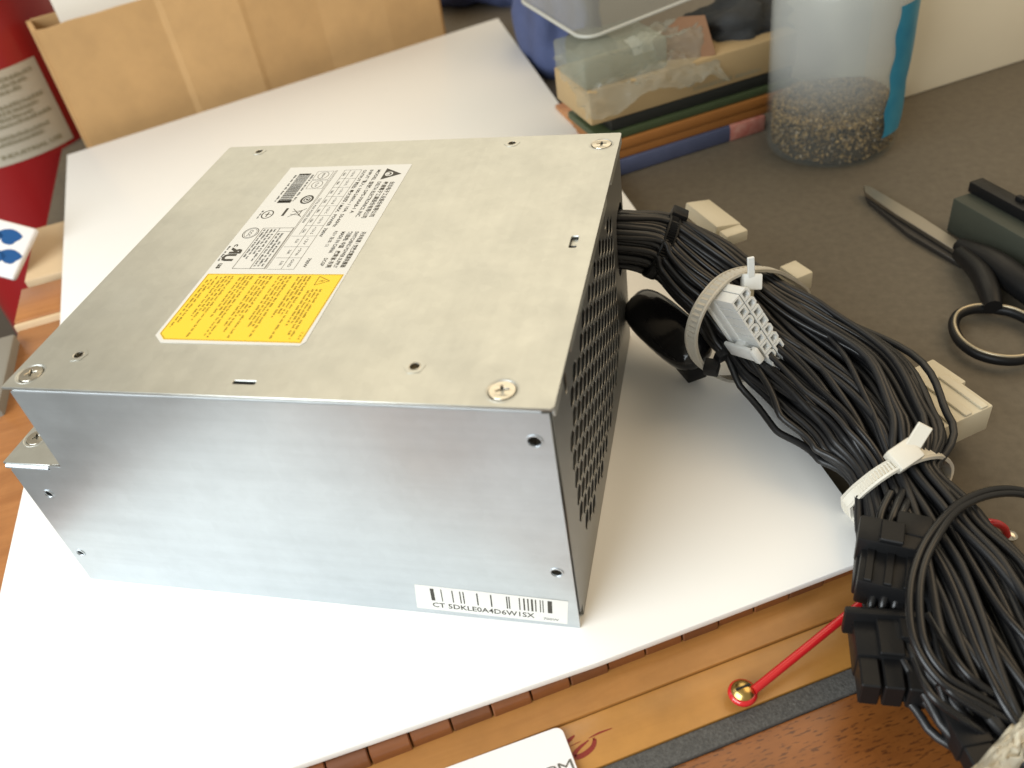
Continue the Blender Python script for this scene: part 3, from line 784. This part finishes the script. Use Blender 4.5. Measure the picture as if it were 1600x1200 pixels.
lt = obj('latch', box(.4 * PIT, -PIT - 2.6, -7, 6, 1.5, 14, .5), M['nylon_white'], plug)
obj('latch_nose', box(.4 * PIT, -PIT - 2.4, -.4, 6, 2.8, 2.6, .6), M['nylon_white'], lt)
obj('latch_foot', box(.4 * PIT, -PIT - 1.0, -8, 5, 2.8, 4, .5), M['nylon_white'], lt)

# ---- generic plug
def plug_at(px, py, z, p2, L, Wd, Ht, m, label=None, ribs=0, tilt=(0, 0, 1), latch=False, cells=0, bev=.6):
    c = at(px, py, z); q = at(*p2, z)
    fm_ = frame3(q - c, tilt, c)
    o = hpart('connector', box(0, 0, 0, L, Wd, Ht, bev, 2, fm_), m)
    if label: o['label'] = label
    for k in range(ribs):
        hpart('rib', box(0, (k - (ribs - 1) / 2) * Wd / ribs, Ht / 2 + .35, L * .96, Wd / ribs * .42, .9, .2, 1, fm_), m, o)
    for k in range(cells):
        y = (k - (cells - 1) / 2) * Wd / cells
        hpart('cell', box(L / 2 + L * .28, y, 0, L * .62, Wd / cells * .86, Ht * .82, .4, 1, fm_), m, o)
    if latch: hpart('latch', box(L * .12, 0, Ht / 2 + 1.2, L * .8, Wd * .36, 1.3, .3, 1, fm_), m, o)
    return o
plug_at(1112, 342, 22, (1150, 372), 25, 12, 6, 'nylon_cream', 'cream plug behind the bundle near the power supply', cells=0, tilt=(.1, .2, 1))
plug_at(1146, 368, 23, (1166, 384), 6, 10, 5, 'nylon_cream')
plug_at(1243, 433, 10, (1262, 446), 11, 8, 8, 'nylon_cream', 'small beige plug end behind the first cable tie')
plug_at(1462, 648, 3, (1492, 671), 20, 27, 11, 'nylon_cream', 'cream ribbed plug sticking out of the bundle onto the desk', ribs=4)
plug_at(1456, 604, 3, (1483, 623), 15, 14, 9, 'nylon_cream')
# black plugs
plug_at(1390, 850, 19, (1384, 905), 9, 17, 10, 'black_plastic', 'black plug below the second cable tie', latch=True)
plug_at(1386, 900, 15, (1380, 950), 15, 15, 10, 'black_plastic', ribs=3)
pq = plug_at(1384, 1008, 6, (1392, 1062), 14, 17, 11, 'black_plastic', 'black three-rib plug hanging over the wooden case', cells=3, bev=.5, latch=True)
plug_at(1376, 972, 10, (1384, 1020), 2.4, 19, 10, 'black_plastic')
plug_at(1502, 1135, 6, (1530, 1185), 13, 8, 8, 'black_plastic', 'narrow black plug at the lower end', cells=1)
plug_at(1532, 1160, 3, (1556, 1215), 14, 9, 8, 'black_plastic', ribs=2, cells=2)
plug_at(1080, 572, 6, (1096, 590), 10, 8, 7, 'black_plastic')
plug_at(1425, 835, 20, (1418, 880), 8, 9, 9, 'black_plastic')
tails = [((1372, 830, 19), (1378, 800, 20), (1392, 770, 20)), ((1388, 826, 20), (1398, 798, 21), (1410, 768, 20)), ((1404, 826, 20), (1412, 798, 21), (1424, 770, 18)),
         ((1360, 966, 10), (1362, 940, 13), (1372, 915, 15)), ((1376, 964, 11), (1380, 940, 14), (1388, 915, 16)), ((1394, 962, 11), (1400, 938, 14), (1406, 910, 16)), ((1410, 960, 11), (1418, 935, 14), (1422, 905, 16)),
         ((1492, 1120, 8), (1478, 1098, 10), (1468, 1070, 13)), ((1506, 1112, 9), (1494, 1090, 12), (1486, 1062, 15)), ((1526, 1140, 6), (1515, 1110, 10), (1508, 1075, 14))]
for t_ in tails: hpart('loose_wire', tube(catmull([at(*q) for q in t_], 18), 1.2, 8), 'wire')
plug_at(1420, 985, 9, (1430, 1040), 12, 9, 9, 'black_plastic', ribs=2)
plug_at(1350, 880, 12, (1346, 930), 16, 5, 9, 'black_plastic', bev=.5)
# glossy rounded drive plug
bm = bmesh.new(); bmesh.ops.create_uvsphere(bm, u_segments=32, v_segments=18, radius=1)
for v in bm.verts:
    s_ = lambda a, p: math.copysign(abs(a) ** p, a)
    v.co = Vector((s_(v.co.x, .75) * 20, s_(v.co.y, .6) * 9.5, s_(v.co.z, .6) * 7)) * S
bm.transform(frame3(at(1085, 555, 14) - at(1000, 480, 20), (-.35, -.55, 1), at(1042, 515, 16)))
hpart('drive_plug', bm_mesh(bm, 60), mat('gloss_black', (.012, .012, .013), .12), label='glossy black rounded plug between box and bundle')

# crumpled clear bag end at the bottom right
bagc = at(1578, 1150, 10)
bag = empty('plastic_scrap', tuple(bagc), 0, label='crumpled translucent cream plastic wrap under the lower end of the bundle', category='plastic wrap')
v, f = [], []; n = 30
bx = at(1650, 1060, 4) - at(1540, 1180, 4); by = at(1640, 1180, 4) - at(1580, 1120, 4)
for i in range(n):
    for j in range(n):
        p = bx * ((i / (n - 1) - .5) * 1.25) + by * ((j / (n - 1)) * .62 - .1)
        q = Vector((i * .24, j * .24, 0))
        edge = noise.noise(Vector((i * .5, 3.3, j * .2))) * 2.2
        p += by.normalized() * edge * (j / (n - 1))
        h = 2.6 * noise.noise(q) + 1.4 * abs(noise.noise(q * 2.7)) + 5 * math.sin(math.pi * j / (n - 1))
        v.append(p + Vector((0, 0, h + 1)))
for i in range(n - 1):
    for j in range(n - 1): f.append((i * n + j, (i + 1) * n + j, (i + 1) * n + j + 1, i * n + j + 1))
obj('wrap', mesh_pd(v, f, 25), M['bag'], bag)

# ------------------------------------------------------------------ jar of crystals
jc = Vector((240, 333, -12))
jar = empty('plastic_jar', tuple(jc), 0, label='frosted clear plastic jar with brown crystals and a teal sticker on the desk', category='jar')
RJ = 34.5
prof = [(.1, .4), (RJ - 4, .4), (RJ - 1.2, 1.6), (RJ, 4.5), (RJ + .3, 40), (RJ + .6, 80), (RJ - .2, 92), (RJ - 5, 100), (RJ - 7, 104), (RJ - 7, 114), (RJ - 8.2, 114), (RJ - 8.2, 104), (RJ - 6.2, 99), (RJ - 1.4, 91), (RJ - .6, 79), (RJ - .9, 40), (RJ - 1.3, 5), (RJ - 2.6, 2.6), (RJ - 5, 1.7), (.1, 1.7)]
obj('jar_wall', lathe(prof, 64), M['jar_plastic'], jar)
v, f = [], []
gr = random.Random(5)
for k in range(5200):
    a = gr.uniform(0, 6.283); lvl = 22
    r = (RJ - 3.4) * math.sqrt(gr.random()) if k % 2 else (RJ - 3.0) - gr.random() * 2
    z = 3 + (lvl - 2 + 3 * noise.noise(Vector((r * math.cos(a) * .06, r * math.sin(a) * .06, 1)))) * (1 - (gr.random() ** 2.2 if k % 2 == 0 else gr.random() ** 6) * (1 if k % 2 == 0 else .12))
    c = Vector((r * math.cos(a), r * math.sin(a), z)); s_ = gr.uniform(.7, 1.5)
    b0 = len(v)
    ax = [Vector((gr.uniform(-1, 1), gr.uniform(-1, 1), gr.uniform(-1, 1))).normalized() * s_ for _ in range(2)]
    ax.append(ax[0].cross(ax[1]).normalized() * s_ * .8)
    for q in ax: v += [c + q, c - q]
    for (i, j, l) in ((0, 2, 4), (2, 1, 4), (1, 3, 4), (3, 0, 4), (2, 0, 5), (1, 2, 5), (3, 1, 5), (0, 3, 5)): f.append((b0 + i, b0 + j, b0 + l))
obj('crystals', mesh_pd(v, f), M['crystals'], jar, kind='stuff')
obj('crystal_core', lathe([(.1, 2), (RJ - 5, 2.2), (RJ - 4.4, 19), (.1, 20)], 40), mat('core', (.04, .028, .012), .7), jar)
# teal sticker wrapped on the wall, ragged edge
v, f = [], []; n = 24
def ang_j(px, py, z):
    p = at(px, py, z) - jc; return p
a0 = R_(-30)
for i in range(n + 1):
    h = 14 + 66 * i / n; w0 = R_(-50 + 1.5 * math.sin(i * .9)); wig = [2, 4, 7, 9, 10, 10, 9, 7, 4, 2, 4, 8, 11, 13, 14, 15, 15, 15, 14, 14, 13, 12, 11, 10, 9][i]
    w1 = w0 + R_(22 + wig)
    for k in range(7):
        a = w0 + (w1 - w0) * k / 6; v.append(((RJ + .75) * math.cos(a), (RJ + .75) * math.sin(a), h))
for i in range(n):
    for k in range(6): f.append((i * 7 + k, i * 7 + k + 1, (i + 1) * 7 + k + 1, (i + 1) * 7 + k))
obj('sticker', mesh_pd(v, f, 60), M['teal'], jar)

# ------------------------------------------------------------------ scissors
sc0 = at(1540, 430, -10)
sci = empty('scissors', tuple(sc0), 0, label='pair of scissors with steel blades and black ring handles on the desk', category='scissors')
def srel(px, py, z): return at(px, py, z) - sc0
def flatpoly(pix, z0, z1, bev=.2):
    P = [at(*p, z1) - sc0 for p in pix]
    return prism([(q.x, q.y) for q in P], z0 - sc0.z, z1 - sc0.z, bev, 1)
obj('blade', flatpoly([(1349, 290), (1358, 290), (1440, 338), (1492, 372), (1522, 402), (1500, 396), (1400, 334), (1352, 300)], -9, -6.8), M['scissor_steel'], sci)
obj('blade', flatpoly([(1351, 298), (1400, 330), (1506, 396), (1522, 412), (1500, 412), (1420, 365), (1356, 312)], -11.6, -9.3), M['scissor_dark'] if 'scissor_dark' in M else mat('scissor_dark', (.07, .065, .06), .4, .7), sci)
shank = [srel(1500, 396, -6), srel(1530, 425, -4), srel(1545, 455, -4), srel(1552, 480, -5)]
obj('shank', tube(catmull(shank, 20), lambda s: 2.7 + 1.7 * math.sin(math.pi * min(1, s * .7 + .15)), 12), M['black_plastic'], sci)
shank2 = [srel(1500, 385, -7), srel(1550, 410, -4), srel(1590, 440, -3), srel(1640, 480, -4)]
obj('shank', tube(catmull(shank2, 20), lambda s: 3.0 + 3.0 * math.sin(math.pi * min(1, s * .7 + .1)), 12), M['black_plastic'], sci)
ring = [srel(x, y, -7.5) for x, y in ((1552, 482), (1520, 483), (1497, 492), (1490, 510), (1500, 533), (1525, 552), (1560, 562), (1595, 562), (1625, 550), (1635, 530), (1620, 508), (1585, 489), (1552, 482))]
obj('ring_handle', tube(catmull(ring, 60), 2.1, 12), M['black_plastic'], sci)
obj('ring_insert', tube(catmull([q + Vector((0, 0, 2.0)) for q in ring], 60), .65, 8), M['rim_gold'], sci)
obj('pivot', lathe([(.1, 0), (2, 0), (2, .6), (.1, 1)], 16, tuple(srel(1506, 384, -6.4))), M['nickel'], sci)

# grey-green block with a black bar
bk = at(1570, 385, -12)
blk = empty('tool_block', tuple(bk), 0, label='dark grey-green block with a black bar along its top, behind the scissors', category='block')
P = [at(1478, 362, -12), at(1592, 432, -12), at(1720, 500, -12)]
d = (P[1] - P[0]).normalized(); nrm2 = Vector((-d.y, d.x, 0))
bm_ = frame3(d, (0, 0, 1), (0, 0, 0))
o0 = P[0] - bk
mid = o0 + d * 45 + nrm2 * 7 + Vector((0, 0, 9))
Mb = frame3(d, (0, 0, 1), mid)
obj('block_body', box(0, 0, 0, 90, 14, 17, .6, 2, Mb), M['green_grey'], blk)
obj('top_bar', box(2, 5, 11.2, 96, 7, 5, .4, 2, Mb), M['black_plastic'], blk)
obj('knob', box(-22, 6.5, 14.4, 4, 2.5, 2.5, .5, 2, Mb), M['black_plastic'], blk)

# ------------------------------------------------------------------ white carton behind the jar
w0 = at(1410, 155, -12); w1 = at(1600, 95, -12); dw = (w1 - w0).normalized(); nw = Vector((-dw.y, dw.x, 0))
cart = empty('white_carton', tuple(w0), 0, label='plain off-white carton standing behind the jar', category='carton')
Mc = frame3(dw, (0, 0, 1), dw * 85 + nw * 40)
obj('carton_body', box(0, 0, 60, 230, 80, 119.6, 1.0, 2, Mc), M['white_carton'], cart)
ii = Ink(lambda a, b: tuple((Mc @ (Vector((a, -40.12, b)) * S)) / S))
q = at(1420, 18, 60)
rn2 = random.Random(9)
for k in range(2): ii.micro(-82, -62 + 6 * k, 60 + 4 * k, 2.4, rn2)
ii.micro(-56, -50, 67, 2, rn2)
ii.build('small_print', M['can_ink'], cart)

# ------------------------------------------------------------------ stack of books and boxes
s0 = at(970, 276, -12); s1 = at(1190, 206, -12); ds = (s1 - s0).normalized(); ns = Vector((-ds.y, ds.x, 0))
def layer(name, label, cat, z0, z1, u0, u1, back, depth, m, bev=.8):
    root = s0 + ds * ((u0 + u1) / 2) + ns * (back + depth / 2); root.z = z0
    fm_ = frame3(ds, (0, 0, 1), (0, 0, (z1 - z0) / 2))
    e = obj(name, box(0, 0, 0, u1 - u0, depth, z1 - z0, bev, 2, fm_), M[m], None, label=label, category=cat)
    e.location = root * S
    return e
lb = layer('book', 'thin blue-grey book with red patterned spine end, lowest in the stack by the jar', 'book', -11.9, -2.6, -4, 92, 0, 44, 'blue_book', 1.2)
obj('spine_end', box(.5, 0, 4.65, 24, 44.4, 9.5, 1.2, 2, frame3(ds, (0, 0, 1), ds * 36.8)), M['red_pattern'], lb)
layer('notebook', 'orange notebook lying directly on the blue-grey book', 'notebook', -2.4, 3.0, -6, 108, 1.5, 43, 'orange_book')
layer('notebook', 'upper orange notebook under the green book', 'notebook', 3.2, 8.8, -8, 106, 0.5, 44, 'orange_book')
layer('book', 'dark green book on top of the orange notebooks', 'book', 9.0, 13.4, -10, 112, 2, 43, 'green_book')
bb = layer('book', 'black book just under the beige box', 'book', 13.6, 20.4, -2, 112, 4, 40, 'black_book')
bx_ = layer('beige_box', 'flat beige cardboard box on top of the book stack', 'box', 20.6, 39, -14, 114, 3, 46, 'beige_box', 1.0)
bi2 = Ink(lambda a, b: tuple(ds * a + ns * -23.15 + Vector((0, 0, b))))
rn3 = random.Random(21)
bi2.micro(-2, 22, 2.6, 2.6, rn3); bi2.micro(24, 40, 2.6, 2.2, rn3)
bi2.build('small_print', M['can_ink'], bx_)
# odds and ends on the beige box
pb = layer('plastic_box', 'small translucent greenish plastic box on the left end of the beige box', 'plastic box', 39.2, 56, -15, 34, 5, 40, 'box_plastic', 2)
def lump(name, label, cat, c, sx, sy, sz, m, seed, rot=0, amp=.35):
    bm = bmesh.new(); bmesh.ops.create_icosphere(bm, subdivisions=4, radius=1)
    for v in bm.verts:
        k = 1 + amp * noise.noise(v.co * 1.6 + Vector((seed, 0, 0))) + amp * .5 * noise.noise(v.co * 4 + Vector((0, seed, 0)))
        v.co = Vector((v.co.x * sx, v.co.y * sy, max(v.co.z, -.55) * sz)) * k * S
    bm.transform(Matrix.Rotation(rot, 4, 'Z'))
    o = obj(name, bm_mesh(bm, 60), M[m], None, label=label, category=cat); o.location = Vector(c) * S
    return o
cbx = s0 + ds * 62 + ns * 30
o = obj('cardboard_scrap', prism([(-16, -12), (14, -14), (17, 10), (4, 15), (-14, 8)], 0, 1.4, .2, 1), M['brown_card'], None, label='brown torn cardboard scrap lying on the beige box', category='cardboard')
o.location = Vector((cbx.x - 4, cbx.y - 16, 44)) * S; o.rotation_euler = (R_(38), R_(-12), R_(20))
lump('dark_cloth', 'crumpled dark cloth on the right end of the beige box', 'cloth', (s0 + ds * 96 + ns * 34) + Vector((0, 0, 50)), 32, 24, 16, 'dark_cloth', 3.1, R_(33))
def crumple(name, label, cat, c, ex_, ey_, n, amp, freq, m, seed, sag=0):
    v, f = [], []
    for i in range(n):
        for j in range(n):
            a, b = i / (n - 1) - .5, j / (n - 1) - .5
            q = Vector((a * freq + seed, b * freq, seed * .7))
            h = amp * (noise.noise(q) + .6 * abs(noise.noise(q * 2.3)) + .35 * noise.noise(q * 5.1)) - sag * (a * a + b * b)
            e = 1 + .12 * noise.noise(Vector((a * 7, b * 7, seed + 9)))
            v.append(Vector(ex_) * a * e + Vector(ey_) * b * e + Vector((0, 0, h)))
    for i in range(n - 1):
        for j in range(n - 1): f.append((i * n + j, (i + 1) * n + j, (i + 1) * n + j + 1, i * n + j + 1))
    o = obj(name, mesh_pd(v, f, 35), M[m] if isinstance(m, str) else m, None, label=label, category=cat)
    o.location = Vector(c) * S
    return o
crumple('plastic_bag', 'crumpled cloudy plastic bag lying over the plastic box and the beige box', 'plastic bag', s0 + ds * 22 + ns * 13 + Vector((0, 0, 58)), ds * 84, ns * 36 + Vector((0, 0, 22)), 44, 6, 4.2, 'bag_film', 2.3, 16)
crumple('paper_scrap', 'wrinkled grey-brown paper at the right end of the beige box beside the jar', 'paper', s0 + ds * 80 + ns * 26 + Vector((0, 0, 47)), ds * 60, ns * 40 + Vector((0, 0, 6)), 30, 5, 3.4, 'kraft', 5.9, 10)
crumple('paper_scrap', 'pale folded paper poking out behind the torn brown cardboard', 'paper', s0 + ds * 48 + ns * 34 + Vector((0, 0, 52)), ds * 40, ns * 18 + Vector((0, 0, 12)), 24, 4, 3.0, 'paper', 8.1, 6)
# clear tray above
tr = empty('clear_tray', tuple(at(914, 66, 57)), math.atan2(ds.y, ds.x), label='clear plastic tray with a rim, on top of the stack', category='tray')
tr.rotation_euler = (R_(3), R_(-4), math.atan2(ds.y, ds.x) + R_(4))
obj('tray_wall', prism(rrect(0, 0, 150, 80, 10, 5), 0, 45, 1.2, 2), M['tray_plastic'], tr)
rim = [(p[0], p[1], 46) for p in rrect(-2, -2, 152, 82, 11, 6)]; rim.append(rim[0])
obj('tray_rim', tube(rim, 1.6, 8), clear_plastic('rim_plastic', (.55, .54, .48), .25, .35), tr)
rim2 = [(p[0], p[1], 1.2) for p in rrect(-.4, -.4, 150.4, 80.4, 10, 6)]; rim2.append(rim2[0])
obj('tray_foot', tube(rim2, 1.0, 8), clear_plastic('foot_plastic', (.55, .54, .48), .25, .3), tr)
# blue cloth bag and dark gap behind the board corner
b1 = at(838, 80, 20)
lump('blue_bag', 'blue cloth bag slumped behind the corner of the white board', 'bag', (64, 478, 14), 26, 46, 56, 'blue_cloth', 7.7, .4, .25)
lump('grey_cloth', 'dark blue-grey cloth heap behind the far corner of the white board', 'cloth', (-5, 640, 15), 70, 50, 50, 'blue_cloth', 2.2, .1, .3)
b2 = at(890, 150, -2)
o = obj('gap_shade_block', box(0, 0, 0, 26, 40, 40, 8, 3), M['dark_cloth'], None, label='dark filler block standing in for the shaded gap between the blue bag and the book stack', category='bag')  # added block, its dark colour stands in for shade in the gap
o.location = Vector((98, 412, 8)) * S; o.rotation_euler = (0, 0, R_(30))
o = obj('wooden_block', box(0, 0, 0, 26, 30, 14, 1, 2), M['wood_left'], None, label='small orange wooden block beside the stack, behind the power supply', category='block')
o.location = (at(905, 192, -5) + Vector((2, 6, 0))) * S; o.rotation_euler = (0, 0, R_(30))

# ------------------------------------------------------------------ cardboard box behind the board
k0 = Vector((-246, 347, -12)); k1 = Vector((-40, 538, -12)); dk_ = (k1 - k0).normalized(); nk = Vector((-dk_.y, dk_.x, 0)); LK = (k1 - k0).length
cbox = empty('cardboard_box', tuple(k0), 0, label='open tan cardboard box standing behind the white board', category='box')
HK = 87
def wallpanel(p, q, th=3.0, h=HK, jag=0.0):
    d = (q - p).normalized(); n_ = Vector((-d.y, d.x, 0)); N = max(2, int((q - p).length / 6))
    v, f = [], []
    for i in range(N + 1):
        s = p + (q - p) * (i / N)
        hh = h + jag * noise.noise(Vector((s.x * .05, s.y * .05, 2)))
        for off in (0, th):
            for z in (0, hh): v.append(s + n_ * off + Vector((0, 0, z)))
    for i in range(N):
        a = i * 4; b = a + 4
        f += [(a, b, b + 1, a + 1), (a + 2, a + 3, b + 3, b + 2), (a + 1, b + 1, b + 3, a + 3), (a, a + 2, b + 2, b)]
    f += [(0, 1, 3, 2), (N * 4, N * 4 + 2, N * 4 + 3, N * 4 + 1)]
    return mesh_pd(v, f, 20)
folds = [0, .27, .285, .46, .475, .66, .84, 1.0]; offs = [0, 2.6, 1.6, -1.2, -.4, 2.4, .2, 1.0]
Pk = [dk_ * (LK * a) + nk * b for a, b in zip(folds, offs)]
for a, b in zip(Pk, Pk[1:]): obj('front_panel', wallpanel(a, b, 3, HK, 2.0), M['cardboard'], cbox)
obj('side_panel', wallpanel(Pk[0] + nk * 3, Pk[0] + nk * 33, 3), M['cardboard'], cbox)
obj('side_panel', wallpanel(Pk[-1] + nk * 33 , Pk[-1] + nk * 3, 3), M['cardboard'], cbox)
obj('back_panel', wallpanel(dk_ * LK + nk * 36, nk * 36, 3), M['cardboard'], cbox)
pp = k0 + dk_ * 16 + nk * 9
sheet = obj('paper_sheet', box(55, 0, 75, 110, .8, 150, 0), M['paper'], None, label='white paper sheet standing inside the cardboard box', category='paper')
sheet.location = pp * S; sheet.rotation_euler = (R_(-3), 0, math.atan2(dk_.y, dk_.x))

# ------------------------------------------------------------------ red canister
rc = Vector((-350, 388, -180))
can = empty('red_canister', tuple(rc), 0, label='dark red canister with a beige printed label at the left edge', category='canister')
RC = 70
obj('canister_body', lathe([(.1, 0), (RC - 3, 0), (RC, 3), (RC, 277), (RC - 4, 287), (RC - 30, 297), (RC - 34, 320), (.1, 320)], 72), M['red_can'], can)
v, f = [], []; n = 40
za, zb = 171, 231
for i in range(n + 1):
    a = R_(-130 + 118 * i / n)
    for z in (za, zb): v.append(((RC + .3) * math.cos(a), (RC + .3) * math.sin(a), z))
for i in range(n): f.append((2 * i, 2 * i + 2, 2 * i + 3, 2 * i + 1))
clb = obj('paper_label', mesh_pd(v, f, 60), M['can_label'], can)
def cylmap(a, b):
    t = R_(-130) + a / RC; return ((RC + .6) * math.cos(t), (RC + .6) * math.sin(t), b)
ci2 = Ink(cylmap); rn4 = random.Random(4)
for k, zz in enumerate((223.5, 219.6, 215.7, 207, 203.1, 199.2, 195.3, 187.5, 183.6)):
    ci2.micro(10, 138 - (k % 3) * 6, zz, 3.1, rn4)
ci2.text('INDUSTRIAL USE', 92, 175.5, 4.0, 44, .12)
ci2.build('label_print', M['can_ink'], clb)

# ------------------------------------------------------------------ small things at the left edge
cw = empty('pale_plank', tuple(at(60, 400, -12)), WR, label='pale wooden plank with a notched end, left of the white board', category='plank')
def wlo(p): return RM @ (Vector(p) - at(60, 400, -12))
a_, b_ = wlo(at(55, 357, -6)), wlo(at(38, 440, -6))
pz = b_.z
pl = [(b_.x, b_.y), (b_.x + 24, b_.y), (b_.x + 24, b_.y - 4), (b_.x + 60, b_.y - 4), (b_.x + 60, a_.y), (a_.x, a_.y)]
obj('plank_body', prism(pl, pz - 5, pz, .5, 2), M['cream_wood'], cw)
obj('support_block', box(b_.x + 40, (a_.y + b_.y) / 2 + 4, pz - 88, 34, 14, 165, .6), M['dark'], cw)  # coloured black to stand in for the shadow under the plank
pk0 = at(18, 392, 4)
pk = empty('blue_packet', tuple(pk0), 0, label='white packet with a blue printed emblem at the left edge', category='packet')
pmx = frame3(AX * .95 + AY * .25, -AZ * .8 + Vector((0, 0, .5)), (0, 0, 0))
obj('packet_body', box(-14, 0, 0, 46, 32, 4, 1.6, 3, pmx), M['card_white'], pk)
pk_i = Ink(lambda a, b: tuple((pmx @ (Vector((a, b, 2.08)) * S)) / S))
for c_, r_ in (((-3, 7), 6), ((2, -4), 5.5), ((-8, -7), 7), ((-15, 4), 7.5), ((-22, -8), 5)):
    pk_i.poly([(c_[0] + r_ * (1 + .25 * math.sin(3 * a)) * math.cos(a), c_[1] + r_ * .8 * math.sin(a)) for a in [i * .449 for i in range(14)]])
pk_i.build('emblem', M['blue_print'], pk)
o = obj('grey_box', box(0, 0, -82, 40, 60, 178, 1.5, 2), M['grey_box'], None, label='pale grey box corner at the left edge below the packet', category='box')
o.location = (at(-46, 612, -9)) * S; o.rotation_euler = (0, 0, R_(30))
